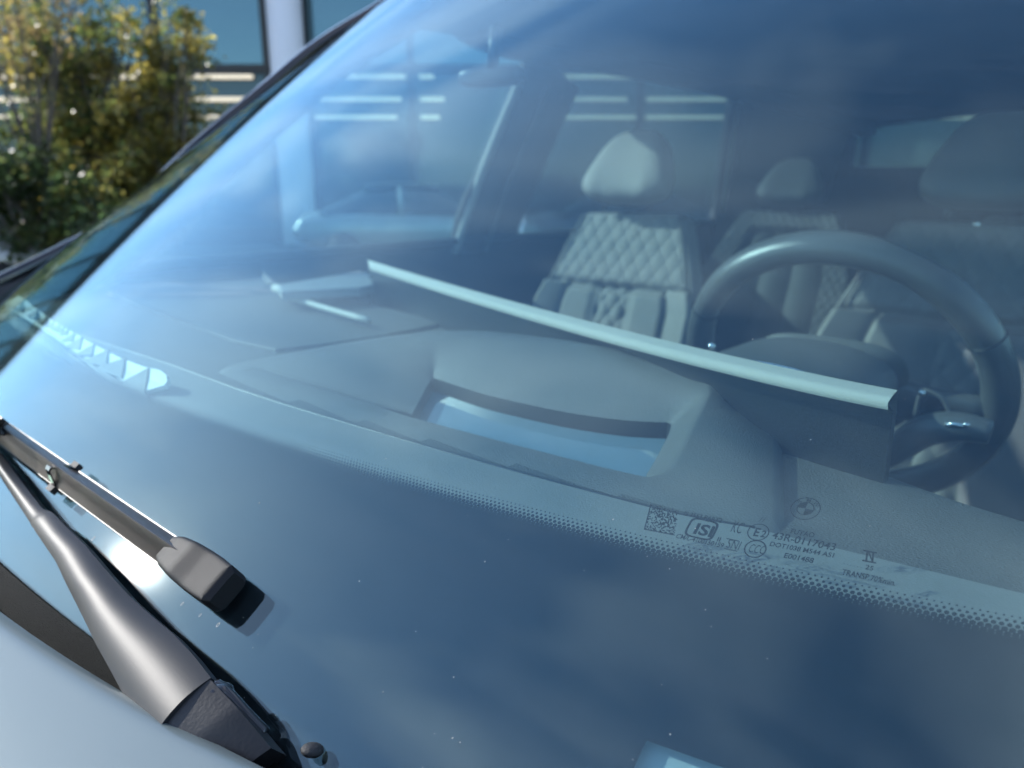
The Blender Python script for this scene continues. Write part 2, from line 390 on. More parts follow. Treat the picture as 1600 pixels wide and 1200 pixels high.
def dust():
    rnd = random.Random(11); vs_ = []; fs = []
    for _ in range(170):
        x, z = rnd.uniform(-.3, .66), rnd.uniform(1.16, 1.5)
        if rnd.random() < .45: x, z = rnd.uniform(.0, .5), rnd.uniform(1.16, 1.26)
        r = rnd.choice((.00012, .00015, .0002, .0002, .00025, .0004)); b = len(vs_); n = 6
        for k in range(n):
            a = 2 * math.pi * k / n; q = r * rnd.uniform(.5, 1.2); vs_.append(wp(x + q * math.cos(a), z + q * .57 * math.sin(a), .0002))
        vs_.append(wp(x, z, .0002 + r * .8)); fs += [(b + k, b + (k + 1) % n, b + n) for k in range(n)]
    # dried drops below the blade tip
    for px, py in ((284, 944), (340, 977), (312, 962), (145, 842)):
        P = onW(px, py, .0002); b = len(vs_); n = 14; r = rnd.uniform(.0006, .0013)
        for k in range(n):
            a = 2 * math.pi * k / n
            for q in (r, r * .72): vs_.append(wp(P.x + q * math.cos(a) * .8, P.z + q * .7 * math.sin(a), .0002))
        fs += [(b + 2 * k, b + 2 * ((k + 1) % n), b + 2 * ((k + 1) % n) + 1, b + 2 * k + 1) for k in range(n)]
    tag(mob('dust_specks', vs_, fs, m_dust, ws, smooth=False), kind='stuff')
dust()

# ---- dashboard
ZD = 1.236
def dz(x, y):
    a, b = ZD, wz(x, y) - .030
    k = .012; h = max(0, min(1, .5 + .5 * (b - a) / k)); return (b * (1 - h) + a * h) - k * h * (1 - h)
def smin(a, b, k=.010):
    h = max(0, min(1, .5 + .5 * (b - a) / k)); return (b * (1 - h) + a * h) - k * h * (1 - h)
def hump_px(lst, z): return [onz(px, py, z) for px, py in lst]
REAR = [(-.78, .66), (-.45, .70), (-.2, .74), (-.05, .70), (.1, .64), (.22, .58), (.34, .53), (.45, .497), (.53, .462), (.62, .44), (.78, .43)]
def rear_y(x):
    for (a, ya), (b, yb) in zip(REAR, REAR[1:]):
        if a <= x <= b: t = (x - a) / (b - a); t = t * t * (3 - 2 * t) if 0 else t; return ya + (yb - ya) * t
    return REAR[-1][1]
HA, HB = 1.1570, .24                                  # binnacle top: z = HA + HB y
def onh(px, py, e=0): d = ray(px, py); return CAM + d * ((HA + e - CAM.z) / (d.z - HB * d.y))
def resample(pts, n):
    ln = [0]
    for a, b in zip(pts, pts[1:]): ln.append(ln[-1] + (b - a).length)
    out = []
    for k in range(n):
        q = ln[-1] * k / n; i = max(j for j in range(len(ln)) if ln[j] <= q + 1e-9); i = min(i, len(pts) - 2)
        out.append(pts[i].lerp(pts[i + 1], (q - ln[i]) / max(1e-9, ln[i + 1] - ln[i])))
    return out
RIM = [[(392, 573), (440, 588), (520, 613), (600, 637), (640, 650), (760, 682), (880, 713), (1000, 742), (1034, 741)],
       [(1034, 741), (1050, 730), (1066, 702), (1092, 650), (1110, 612)],
       [(1110, 612), (1106, 597), (1086, 584), (1040, 569), (960, 551), (880, 538), (800, 530), (730, 527), (680, 531)],
       [(680, 531), (600, 541), (500, 557), (430, 568), (392, 573)]]
OUT = [[(330, 592), (400, 617), (500, 649), (750, 722), (1008, 791), (1100, 812), (1200, 830), (1229, 835)],
       [(1229, 835), (1227, 780), (1225, 720), (1221, 668), (1214, 632)],
       [(1214, 632), (1190, 606), (1140, 585), (1060, 565), (960, 544), (860, 527), (760, 516), (700, 515)],
       [(700, 515), (640, 519), (560, 530), (470, 546), (400, 560), (345, 574), (330, 592)]]
LOW = [None,
       [(1010, 742), (1022, 722), (1034, 700), (1046, 676), (1049, 663)],
       [(1049, 663), (1044, 660), (1010, 659), (960, 655), (890, 645), (820, 631), (760, 617), (712, 602), (676, 590)],
       [(676, 590), (668, 602), (660, 617), (652, 632), (644, 646)]]
CNT = (48, 22, 48, 30)
def hump_loops():
    o = []; r = []
    def low(p):                                            # the right flank comes down to the dash
        q = max(0, min(1, (p[0] - 1040) / 170)); d = ray(*p); h1 = onh(*p); return onz(*p, h1.z + (1.243 - h1.z) * q) if q and h1.z > 1.243 else h1
    for a, b, n in zip(OUT, RIM, CNT):
        o += resample(smooth_line([low(p) for p in a], 60), n); r += resample(smooth_line([onh(*p) for p in b], 60), n)
    return o, r
def make_dash():
    rim_plan = hump_loops()[0]; cen_ = sum(rim_plan, V(0, 0, 0)) / len(rim_plan); rim_plan = [p.lerp(cen_, .035) for p in rim_plan]
    def inside(p):
        c = False; n = len(rim_plan)
        for i in range(n):
            a, b = rim_plan[i], rim_plan[i - 1]
            if (a.y > p.y) != (b.y > p.y) and p.x < (b.x - a.x) * (p.y - a.y) / (b.y - a.y) + a.x: c = not c
        return c
    def fn(u, v):
        x = -.78 + 1.56 * u; yf = wy(x, 1.205); yr = rear_y(x); y = yf + (yr - yf) * v
        z = dz(x, y)
        if v > .86: q = (v - .86) / .14; z -= .022 * q * q
        return V(x, y, z)
    nu, nv = 190, 44
    v, f = gridf(fn, nu, nv)
    f = [q for q in f if not inside(sum((v[i] for i in q), V(0, 0, 0)) / 4)]
    o = mob('dashboard', v, f, m_dash, car)
    # rear apron of the dash, facing the cabin
    v, f = gridf(lambda u, w_: fn(u, 1) + V(0, .015 * w_ + .0005, -.42 * w_ - .0005), 60, 8, flip=True); mob('dash_apron', v, f, m_dash, o)
    return o
dash = make_dash()

def make_hood():
    o, r = hump_loops(); n = len(o); lip = []
    for p in o: lip.append(V(p.x, p.y, min(p.z, wz(p.x, p.y) - .016)))
    rings = []
    k_ = [(.2 if i < CNT[0] else 1) for i in range(n)]        # the front edge lies flush
    rings.append([p + V(0, 0, -.045) for p in lip]); rings.append([p + V(0, 0, -.006 * k) for p, k in zip(lip, k_)])
    rings.append([p.lerp(q, .05) + V(0, 0, -.0018 * k) for p, q, k in zip(lip, r, k_)])
    rings.append([p.lerp(q, .12) for p, q in zip(lip, r)]); rings.append([p.lerp(q, .5) + V(0, 0, .001) for p, q in zip(lip, r)])
    rings.append([p.lerp(q, .97) for p, q in zip(lip, r)])
    hl = onh(643, 648, -.020); lo = [V(max(p.x, hl.x), p.y if p.x > hl.x else hl.y, p.z - .020 if p.x > hl.x else hl.z) + V(0, .001, 0) for p in r[:CNT[0]]]
    for a, c in zip(LOW[1:], CNT[1:]): lo += resample(smooth_line([onh(*p, -.020) for p in a], 60), c)
    for t in (.06, .25, .5, .75, 1): rings.append([p.lerp(q, t) for p, q in zip(r, lo)])
    vs_ = [p for g in rings for p in g]
    fs = [(k * n + i, k * n + (i + 1) % n, (k + 1) * n + (i + 1) % n, (k + 1) * n + i) for k in range(len(rings) - 1) for i in range(n)]
    ob = sharp(mob('binnacle_hood', vs_, fs, m_dash2, dash), 42)
    vs_ = lo + [p + V(0, 0, -.05) for p in lo]; fs = [(i, (i + 1) % n, (i + 1) % n + n, i + n) for i in range(n)] + [tuple(range(n, 2 * n))]
    mob('recess_drop', vs_, fs, m_dark, dash, smooth=False)
    tops = [(684, 603), (730, 621), (790, 641), (860, 659), (930, 673), (1000, 682), (1042, 686)]
    pts = [onh(px, py, -.032) for px, py in tops] + [onh(px, py + 22, -.032) for px, py in ((1004, 742), (880, 713), (760, 682), (628, 648))]
    slab('head_up_cover', pts, V(0, 0, -.003), m_hud, dash)
make_hood()
def dash_trim():
    def at(px, py, h): return onz(px, py, ZD + h)
    # seam between windscreen-side panel and dash pad
    pts = [at(*p, .0012) for p in ((60, 500), (160, 535), (270, 571), (380, 611), (500, 649), (750, 722), (1008, 791), (1100, 812), (1180, 826))]
    path = smooth_line(pts, 80)
    for p in path: p.z = dz(p.x, p.y) + .0008
    tube('seam', path, .0017, m_dark, dash, 6)
    # panel between the seam and the glass
    sx = [(p.x, p.y) for p in path]
    def ys(x):
        if x <= sx[0][0]: return sx[0][1] + .02 * (sx[0][0] - x)
        for (a, ya), (b, yb) in zip(sx, sx[1:]):
            if a <= x <= b: return ya + (yb - ya) * (x - a) / (b - a)
        return sx[-1][1] + .12 * (x - sx[-1][0])
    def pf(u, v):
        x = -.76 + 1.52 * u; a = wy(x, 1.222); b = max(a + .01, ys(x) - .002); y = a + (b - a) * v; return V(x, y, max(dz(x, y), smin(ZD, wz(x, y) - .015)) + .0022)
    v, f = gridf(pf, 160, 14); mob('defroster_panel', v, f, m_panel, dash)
    # passenger side pad, a low raised step
    A = [(100, 432), (165, 455), (228, 480), (300, 507), (368, 532), (430, 545), (520, 535), (600, 523), (640, 515), (700, 503), (640, 490), (577, 475), (500, 458), (425, 440), (330, 412), (200, 400)]
    P = [at(px, py, .004) for px, py in A]
    P = [V(max(p.x, -.745), p.y, min(p.z, wz(p.x, p.y) - .02)) for p in P]
    slab('passenger_dash_pad', P, V(0, 0, -.012), m_dash, dash, bev=.003, seg=3)
    # centre loudspeaker bezel: bright bar, end block and pale panel
    a, b = at(441, 462, .014), at(576, 501, .014)
    tube('speaker_trim_bar', [a.lerp(b, t / 8) for t in range(9)], .004, m_silver, dash, 8)
    tube('speaker_trim_end', [at(430, 450, .02), at(450, 457, .02)], .0065, m_silver, dash, 8)
    P = [at(px, py, .030) for px, py in ((436, 444), (500, 434), (560, 423), (585, 428), (583, 444), (560, 449), (500, 452), (440, 455))]
    slab('centre_speaker_panel', P, V(0, 0, -.012), m_vent2, dash, bev=.003)
    # defroster slot, passenger side: sunlight painted pale, triangular shadows as dark slabs
    def vp(px, py, e=0): return onW(px, py, -.0085 + e)
    VN = -wnrm(-.3) * .004
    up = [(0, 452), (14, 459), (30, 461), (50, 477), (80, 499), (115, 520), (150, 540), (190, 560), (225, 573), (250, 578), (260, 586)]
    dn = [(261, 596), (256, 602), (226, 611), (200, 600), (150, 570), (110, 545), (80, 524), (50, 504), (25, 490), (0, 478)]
    slab('sunlit_vent_slot', [vp(*p) for p in up + dn], VN, m_vent, dash)
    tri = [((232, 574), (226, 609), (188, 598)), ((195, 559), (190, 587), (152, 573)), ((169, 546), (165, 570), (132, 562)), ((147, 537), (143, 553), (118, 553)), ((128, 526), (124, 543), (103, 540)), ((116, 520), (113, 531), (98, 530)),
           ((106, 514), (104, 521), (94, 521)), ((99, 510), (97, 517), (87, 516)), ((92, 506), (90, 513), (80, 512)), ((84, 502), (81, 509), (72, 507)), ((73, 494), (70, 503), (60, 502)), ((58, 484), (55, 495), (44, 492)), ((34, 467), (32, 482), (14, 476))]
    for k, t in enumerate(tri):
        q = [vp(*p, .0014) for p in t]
        # the shade teeth reach forward to the edge of the slot
        slab('vent_shade_tooth', [q[0], q[1] + (q[1] - q[0]) * .12, q[2] + (q[2] - q[0]) * .12], VN, m_dash, dash)
    # blank strip in front of the shade teeth
    f1 = [(0, 482), (25, 493), (50, 507), (80, 527), (110, 548), (150, 573), (200, 603), (226, 613)]; f2 = [(235, 628), (190, 612), (140, 588), (100, 562), (60, 538), (30, 516), (0, 498)]
    slab('defroster_lip', [vp(*p, .0010) for p in f1 + f2], VN, m_dash, dash)
m_panel = mat('sunlit tone defroster panel', (.165, .165, .16), .6, var=.08, vscale=60, bump=.3, bscale=900)  # lighter than the dash: its sunlit look is put into the colour
m_vent2 = mat('pale grey speaker panel', (.2, .2, .2), .6, bump=.2, bscale=900)
dash_trim()

# ---- curved display on the dash
def make_display():
    a0, am, a1 = onz(574, 407, 1.293), onz(900, 499, 1.290), onz(1402, 613, 1.290)
    A = []
    for k in range(40):                                      # gentle bow through three points
        t = k / 39; tm = .52; p = a0 * ((t - tm) * (t - 1) / (tm)) + am * (t * (t - 1) / (tm * (tm - 1))) + a1 * (t * (t - tm) / (1 - tm)); A.append(p)
    b1 = onz(1388, 632, 1.2872) - a1; b0 = onz(578, 419, 1.2846) - a0
    B = [p + b0.lerp(b1, k / 39) for k, p in enumerate(A)]
    bm = bmesh.new()
    r = []
    for a, b in zip(A, B):
        back = V(.12, .99, 0)
        r.append([bm.verts.new(p) for p in (a, b, b.lerp(a, .85) + V(0, 0, -.010), b.lerp(a, .85) + V(0, .003, -.09), a + V(0, .012, -.10), a + V(0, .004, -.002))])
    top = []
    for r0, r1 in zip(r, r[1:]):
        for j in range(6):
            f = bm.faces.new((r0[j], r0[(j + 1) % 6], r1[(j + 1) % 6], r1[j]))
            if j == 0: top.append(f)
    bm.faces.new(r[0]); bm.faces.new(r[-1][::-1])
    bmesh.ops.recalc_face_normals(bm, faces=bm.faces)
    me = bpy.data.meshes.new('curved_display'); 
    for f in bm.faces: f.smooth = False
    bm.to_mesh(me); bm.free(); me.materials.append(m_dark)
    o = link(bpy.data.objects.new('curved_display', me), car)
    # silver cap lying on the top bevel
    n = (B[20] - A[20]).cross(A[21] - A[20]).normalized()
    if n.z < 0: n = -n
    vs_ = []; 
    for a, b in zip(A, B): vs_ += [a + n * .0012 + V(0, .001, 0), a.lerp(b, .5) + n * .0016, b + n * .0012 - V(0, .0005, 0), b.lerp(a, .06) + V(0, 0, -.0035)]
    fs = [(4 * i + j, 4 * i + j + 1, 4 * i + j + 5, 4 * i + j + 4) for i in range(39) for j in range(3)]
    mob('display_cap', vs_, fs, m_silver, o)
    return o
make_display()

# ---- steering wheel
def make_wheel():
    c = V(.330, .885, 1.186); T = R(24); ux = V(1, 0, 0); uz = V(0, -math.sin(T), math.cos(T)); ax = ux.cross(uz)   # ax: towards the dash? chosen below
    if ax.y > 0: ax = -ax
    Rr = .167
    def fn(u, v):
        a = 2 * math.pi * u; b = 2 * math.pi * v
        rr = .0168 + .0025 * math.cos(2 * a) ** 2 + .002 * max(0, math.cos(4 * (a - R(40))))
        d = ux * math.cos(a) + uz * math.sin(a)
        return c + d * (Rr + rr * .92 * math.cos(b)) + ax * (rr * 1.08 * math.sin(b))
    v, f = gridf(fn, 96, 19, closeu=True); o = mob('steering_wheel', v, f, m_rim, car)
    # seams and stitches on the rim
    for ang in (26, 154):
        a = R(ang); d = ux * math.cos(a) + uz * math.sin(a)
        bm = bmesh.new(); pth = [c + d * (Rr + .0182 * math.cos(t)) + ax * (.0200 * math.sin(t)) for t in [2 * math.pi * k / 24 for k in range(25)]]
        sweep_bm(bm, pth, circ(.0010, 6), V(.3, .2, .9), caps=False); bob('rim_seam', bm, m_dark, o, True)
    bm = bmesh.new()
    for k in range(34):
        a = R(-30 + 54 * k / 33)
        d = ux * math.cos(a) + uz * math.sin(a); t = -ux * math.sin(a) + uz * math.cos(a); p = c + d * (Rr - .0158) + ax * .006
        sweep_bm(bm, [p - t * .0016 + ax * .001, p + t * .0016 - ax * .002], circ(.0008, 5), ax)
    tag(bob('rim_stitching', bm, m_stitch, o), kind='stuff')
    # airbag boss and chrome arc
    def bf(u, v):
        a = 2 * math.pi * u; e = .55; r = 1 - v
        X = math.copysign(abs(math.cos(a)) ** e, math.cos(a)) * .085; Z = math.copysign(abs(math.sin(a)) ** e, math.sin(a)) * .062
        q = math.sin(v * math.pi / 2); return c + ux * (X * math.cos(q * 1.45)) + uz * (Z * math.cos(q * 1.45) + .0) + ax * (.012 + .035 * q)
    v, f = gridf(bf, 40, 10, closeu=True); mob('airbag_boss', v, f, m_seat_r, o)
    # spokes
    for s in (-1, 1):
        bm = bmesh.new(); pth = [c + ux * (s * x) + uz * z + ax * y for x, z, y in ((.05, -.005, .014), (.10, -.012, .012), (.14, -.018, .006), (.172, -.022, 0))]
        sweep_bm(bm, pth, [(.018 * math.cos(t), .030 * math.sin(t)) if 1 else 0 for t in [2 * math.pi * k / 14 for k in range(14)]], uz, scale=lambda t: 1 - .25 * math.sin(t * 3)); bob('spoke', bm, m_rim, o, True)
    bm = bmesh.new(); sweep_bm(bm, [c + uz * z + ax * .01 for z in (-.05, -.1, -.172)], [(.022 * math.cos(t), .014 * math.sin(t)) for t in [2 * math.pi * k / 12 for k in range(12)]], ux); bob('spoke', bm, m_rim, o, True)
    # paddle: loop of pale trim behind the right spoke
    P = [ony(px, py, .83) for px, py in ((1428, 655), (1440, 612), (1462, 616), (1476, 628), (1490, 665))]
    tube('shift_paddle_trim', smooth_line(P, 20), .0020, m_seat_d, o, 8)
    P = [ony(px, py, .835) for px, py in ((1428, 658), (1441, 616), (1466, 620), (1480, 634), (1488, 664))]
    slab('shift_paddle', P, V(0, .006, 0), m_gloss, o, bev=.001)
    return o
make_wheel()
def column():
    # upper column shroud seen from the front: grey dome with a thin chrome line
    def fn(u, v):
        t = math.pi * u; x = -.098 * math.cos(t); z = .046 * math.sin(t) ** .7
        return V(.335 + x * (1 - .12 * v), .62 + .16 * v, 1.200 + z * (1.0 - .08 * v) + .004 * v)
    v, f = gridf(fn, 40, 12, flip=True); o = mob('column_shroud', v, f, m_dash2, car)
    v, f = gridf(lambda u, v: fn(u, 0).lerp(V(.335, .618, 1.15), v * .98), 40, 8); mob('shroud_face', v, f, m_dash2, o)
    tube('chrome_arc', [fn(.25 + .7 * k / 39, .12) + V(0, 0, .0006) for k in range(40)], .0013, m_chrome, o, 8)
    # multi-function stalk with bright switch markings
    P = smooth_line([ony(px, py, .74) for px, py in ((1380, 716), (1412, 694), (1440, 676), (1470, 668), (1510, 668), (1548, 676))], 24)
    bm = bmesh.new(); sweep_bm(bm, P, [(.018 * math.cos(t), .0135 * math.sin(t)) for t in [2 * math.pi * k / 16 for k in range(16)]], V(0, 0, 1), scale=lambda t: .75 + .35 * math.sin(math.pi * min(1, t * .9 + .1))); s = bob('control_stalk', bm, m_rim, car, True)
    for px, l in ((1481, .003), (1495, .007), (1510, .003)):
        p = ony(px, 664, .722); ellipsoid('switch_mark', p, V(l, 0, 0), V(0, .002, 0), V(0, 0, .0022), m_chrome, s, 10, 6)
    for px, py, y, r in ((1112, 541, .69, .0040), (1440, 614, .79, .0036), (1526, 351, 1.38, .0055)):
        ellipsoid('glint_bead', ony(px, py, y), V(r, 0, 0), V(0, r, 0), V(0, 0, r), m_chrome, o, 14, 10)  # small chrome beads added to catch sun glints
column()

# ---- seats
def make_seat(x0, ys, ztop, m, front=True, hw=.25, rec=20, style='front'):
    """backrest as a relief surface: quilted shoulder panel, side bolsters, smooth lower panels with a quilted strip"""
    H = .66; T = R(rec); upv = V(0, math.sin(T), math.cos(T)); fr = V(0, -math.cos(T), math.sin(T)); base = V(x0, ys, ztop) - upv * H
    def width(v):
        d = (1 - v) * H                                    # distance below the top edge
        return hw * (.56 + .44 * min(1, (d / .24)) ** .8) if d > 0 else hw * .56
    def groove(a, wd): return math.exp(-(a / wd) ** 2)
    def relief(s, v):
        u = s * width(v); d = (1 - v) * H; h = 0
        if style == 'front':
            inner = .90 if d < .19 else .62
            h += .034 * max(0, (abs(s) - inner) / (1 - inner)) ** .7 * (0.25 + .75 * min(1, d / .25)) if abs(s) > inner else 0
            h -= .007 * groove(abs(s) - inner, .02)
            if abs(s) < inner:
                if d < .185:
                    a, b = u / .039 + d / .062, u / .039 - d / .062
                    h -= .0017 * (groove(abs(a - round(a)), .14) + groove(abs(b - round(b)), .14)) - .002
                    h += .008
                else:
                    h += .006 * (1 - groove(abs(u) - .045, .012))
                    if abs(u) < .04:
                        a, b = u / .039 + d / .062, u / .039 - d / .062; h -= .003 * (groove(abs(a - round(a)), .16) + groove(abs(b - round(b)), .16))
                    else: h += .004
                h -= .012 * groove(d - .19, .009)
        else:
            arch = .60
            if abs(s) < arch and d > .075:
                ch = (s + arch) / (2 * arch) * 3; fch = ch - math.floor(ch); h += -.010 + .016 * math.sin(math.pi * fch) ** .6
                h -= .01 * groove(d - .08, .012)
            else:
                a, b = u / .03 + d / .045, u / .03 - d / .045
                h += .022 + .025 * max(0, abs(s) - arch); h -= .002 * (groove(abs(a - round(a)), .18) + groove(abs(b - round(b)), .18))
        h -= .055 * max(0, (abs(s) - .9) / .1) ** 2
        h -= .05 * max(0, (v - .965) / .035) ** 2
        return h
    def fn(u, v):
        s = 2 * u - 1; return base + V(s * width(v), 0, 0) + upv * (v * H) + fr * relief(s, v)
    v, f = gridf(fn, 110, 150); name = 'front_seat' if front else 'rear_seat'
    o = mob(name, v, f, m, car)
    # back shell closes the body
    def sh(u, v):
        s = 2 * u - 1; p = base + V(s * width(v), 0, 0) + upv * (v * H) + fr * relief(s, v); q = math.sqrt(max(0, 1 - s * s)); return p - fr * (.11 * q ** .5)
    v, f = gridf(sh, 30, 30, flip=True); mob('seat_back_shell', v, f, m, o)
    # piping along the shoulder panel
    if style == 'front':
        for s in (-1, 1):
            pth = [base + V(s * .90 * width(v_) * 1.0, 0, 0) + upv * (v_ * H) + fr * (relief(s * .88, v_) + .006) for v_ in [.72 + .25 * k / 14 for k in range(15)]]
            tube('piping', pth, .0022, m, o, 6)
    # headrest
    hc = V(x0, ys, ztop) + upv * .084 + fr * .030; a = .118
    def hf(u, v):
        th = 2 * math.pi * u; ph = math.pi * (v - .5); e = .55
        sp = lambda q: math.copysign(abs(q) ** e, q)
        zz_ = sp(math.sin(ph)); X = sp(math.cos(ph)) * sp(math.cos(th)); Y = sp(math.cos(ph)) * sp(math.sin(th))
        k = 1 - .52 * max(0, (zz_ + .8) / 1.8) ** 1.2
        wr = .003 * math.sin(11 * X + 2) * max(0, -zz_) ** 1.5 - .004 * math.exp(-((X - .1) / .12) ** 2) * max(0, .3 - zz_)
        return hc + V(X * a * k, 0, 0) + fr * (Y * .048 - .018 * zz_ + .012 * X * X + wr) + upv * (zz_ * .088)
    v, f = gridf(hf, 48, 30, closeu=True); hr = mob('headrest', v, f, m, o)
    for s in (-1, 1): tube('headrest_post', [hc + V(s * .06, 0, 0) - upv * q for q in (.05, .085, .10)], .006, m_dark, o, 8)
    # seat cushion
    cz = base.z + .03
    def cf(u, v):
        s = 2 * u - 1; y = base.y - .02 - .5 * v
        z = cz + .05 * v - .012 * math.cos(s * 9) * (abs(s) < .7) + .05 * max(0, (abs(s) - .68) / .32) ** .8 - .09 * max(0, (v - .9) / .1) ** 2 - .05 * max(0, (abs(s) - .92) / .08) ** 2
        return V(x0 + s * hw * 1.05, y, z)
    v, f = gridf(cf, 60, 40, flip=False); mob('seat_cushion', v, f, m, o)
    return o
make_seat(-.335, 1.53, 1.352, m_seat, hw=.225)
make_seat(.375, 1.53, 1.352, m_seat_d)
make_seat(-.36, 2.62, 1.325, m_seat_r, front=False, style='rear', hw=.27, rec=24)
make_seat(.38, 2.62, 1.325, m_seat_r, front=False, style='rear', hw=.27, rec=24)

# ---- body shell
ROOFZ = 1.80
def body():
    # bonnet with rolled rear edge
    def hy(x): return .088 + .30 * x * x
    def hz(x, y):
        d = hy(x) - y; return 1.181 - .075 * d - .03 * d * d - .10 * max(0, abs(x) - .38) ** 2 - .10 * abs(x) ** 6 + .006 * math.exp(-((abs(x) - .34 + .1 * d) / .05) ** 2) * min(1, d * 4)
    def fn(u, v):
        x = -.80 + 1.6 * u; q = v; y = hy(x) - 1.25 * q
        z = hz(x, y)
        e = max(0, (.012 - 1.25 * q) / .012); z -= .006 * e * e
        return V(x, y, z)
    vsamp = [0, .0016, .0032, .0048, .0064, .0080, .0096, .012] + [.012 + .988 * k / 40 for k in range(1, 41)]
    nu = 90; vs_ = [fn(i / (nu - 1), q) for q in vsamp for i in range(nu)]; nv = len(vsamp)
    fs = [(j * nu + i, j * nu + nu + i, j * nu + nu + i + 1, j * nu + i + 1) for j in range(nv - 1) for i in range(nu - 1)]
    hood = mob('bonnet', vs_, fs, m_paint, car)
    v, f = gridf(lambda u, v: fn(u, 0) + V(0, -.004 * v - .0003, -.03 * v - .0003), 90, 4); mob('bonnet_lip', v, f, m_paint, hood)
    # cowl under the glass edge
    def cf(u, v):
        x = -.76 + 1.52 * u
        a = wp(x, ZB + .003, .004); b = wp(x, ZB - .022, .006); c = V(x, hy(x) - .03, 1.108)
        return a.lerp(b, v * 2) if v < .5 else b.lerp(c, v * 2 - 1)
    v, f = gridf(cf, 100, 9, flip=True); mob('cowl_panel', v, f, m_cowl, car)
    # wings and doors (outer skin) on both sides
    for s in (-1, 1):
        def side(u, v):
            y = -1.15 + 5.2 * u; zt = 1.02 + .12 * min(1, max(0, (y + 1.15) / 1.2)) + (.12 if y > .35 else 0) * min(1, (y - .35) / .2 if y > .35 else 0); z = .32 + (zt - .32) * v
            x = .80 + .17 * math.sin(math.pi * (.15 + .62 * v)) ** 1.0 - .10 * max(0, v - .75) / .25 * 1.0 - (.18 * max(0, (-.6 - y) / .55) ** 2)
            return V(s * x, y, z)
        v, f = gridf(side, 60, 16, flip=s < 0); mob('body_side', v, f, m_paint, car)
        # door cards
        def dc(u, v):
            y = .55 + 3.1 * u; z = .45 + .81 * v; x = .805 - .03 * math.sin(v * 2.6) - .012 * math.exp(-((v - .72) / .05) ** 2) * 2
            return V(s * x, y, z)
        v, f = gridf(dc, 50, 18, flip=s > 0); d = mob('door_card', v, f, m_liner, car)
        tube('window_sill_trim', [V(s * (.805 - .02), .5 + 3.1 * k / 20, 1.262) for k in range(21)], .011, m_dash, d, 8)
    def nose(u, v):
        x = -.8 + 1.6 * u; z = .35 + .68 * v; return V(x, -1.15 - .22 * (1 - (x / .9) ** 2) * math.sin(math.pi * (.25 + .6 * v)), z)
    v, f = gridf(nose, 30, 10); mob('front_bumper', v, f, m_paint, car)
    # roof with liner
    def rf(dzz):
        def g(u, v):
            y0 = wy(-.0, ZT) - .02; y = y0 + .12 * (2 * u - 1) ** 2 + (4.35 - y0) * v; x = (2 * u - 1) * (.60 + .04 * math.sin(math.pi * v))
            return V(x, y, ZT - .004 + .055 * math.sin(math.pi * min(1, v * .9 + .05)) - .03 * (2 * u - 1) ** 2 + dzz)
        return g
    v, f = gridf(rf(.012), 30, 30); r = mob('roof', v, f, m_gloss, car)
    v, f = gridf(rf(-.03), 30, 30, flip=True); mob('headliner', v, f, m_liner, r)
    # pillars, both sides mirrored: A outer trim, A inner cover, B, C, D, and cant rail
    apx = [(-60, 458), (0, 428), (100, 379), (200, 322), (300, 224), (420, 124), (500, 59), (592, 3), (680, -52)]
    axx = [-.80, -.775, -.755, -.735, -.715, -.695, -.675, -.65, -.625]
    AP = [onx(px, py, x) for (px, py), x in zip(apx, axx)]
    AP = [AP[0] * 2 - AP[1] + V(.0, -.02, -.09)] + AP          # runs down behind the bonnet edge
    for s in (-1, 1):
        mir = (lambda p: p) if s < 0 else (lambda p: V(-p.x, p.y, p.z))
        P = smooth_line([mir(p) for p in AP], 50)
        bm = bmesh.new(); sweep_bm(bm, [p + V(0, .0, -.010) for p in P], [(-.010, -.016), (.010, -.016), (.012, .004), (.006, .010), (-.006, .010), (-.012, .004)], V(0, -.55, .83)); a = bob('front_pillar', bm, m_gloss, car, True)
        Q = [p + V(-s * .015, .035, -.035) for p in P]
        bm = bmesh.new(); sweep_bm(bm, Q, circ(.032, 10), V(0, -.55, .83)); bob('pillar_cover', bm, m_liner, a, True)
        # B pillar: pale upper trim
        b0, b1 = mir(onx(716, 395, -.80)), mir(onx(816, 132, -.70)); bk = V(0, .10, 0)
        pb = [b0 + V(0, 0, -.45) + bk, b0 + bk, b0.lerp(b1, .5) + V(s * .01, 0, 0) + bk, b1 + bk, b1 + (b1 - b0) * .12 + bk]
        bm = bmesh.new(); sweep_bm(bm, smooth_line(pb, 24), [(-.012, -.125), (.012, -.125), (.024, 0), (.012, .125), (-.012, .125)], V(0, 1, .15)); bp = bob('middle_pillar', bm, m_liner, car, True)
        tube('pillar_edge_trim', smooth_line([p - bk * 1.28 + V(-s * .012, 0, 0) for p in pb[1:4]], 20), .011, m_pillar, bp, 8)
        tube('seat_belt', smooth_line([p + V(-s * .035, -.035, 0) for p in pb[1:4]], 20), .006, m_pillar2, bp, 6)
        c0, c1 = mir(onx(1120, 330, -.78)), mir(onx(1150, 125, -.70)); ck = V(0, .20, 0); pc = [c0 + V(0, 0, -.4) + ck, c0 + ck, c1 + ck, c1 + (c1 - c0) * .3 + ck]
        bm = bmesh.new(); sweep_bm(bm, smooth_line(pc, 20), [(-.02, -.22), (.02, -.22), (.02, .22), (-.02, .22)], V(0, 1, .1)); cp_ = bob('rear_pillar', bm, m_liner, car, True)
        tube('pillar_edge_trim', smooth_line([p - ck + V(-s * .02, 0, 0) for p in pc[1:]], 12), .014, m_pillar, cp_, 8)
        # cant rail
        top = AP[-1]; rail = [mir(top), mir(V(-.62, 1.4, 1.745)), mir(V(-.625, 2.2, 1.76)), mir(V(-.62, 3.2, 1.745)), mir(V(-.60, 4.3, 1.70))]
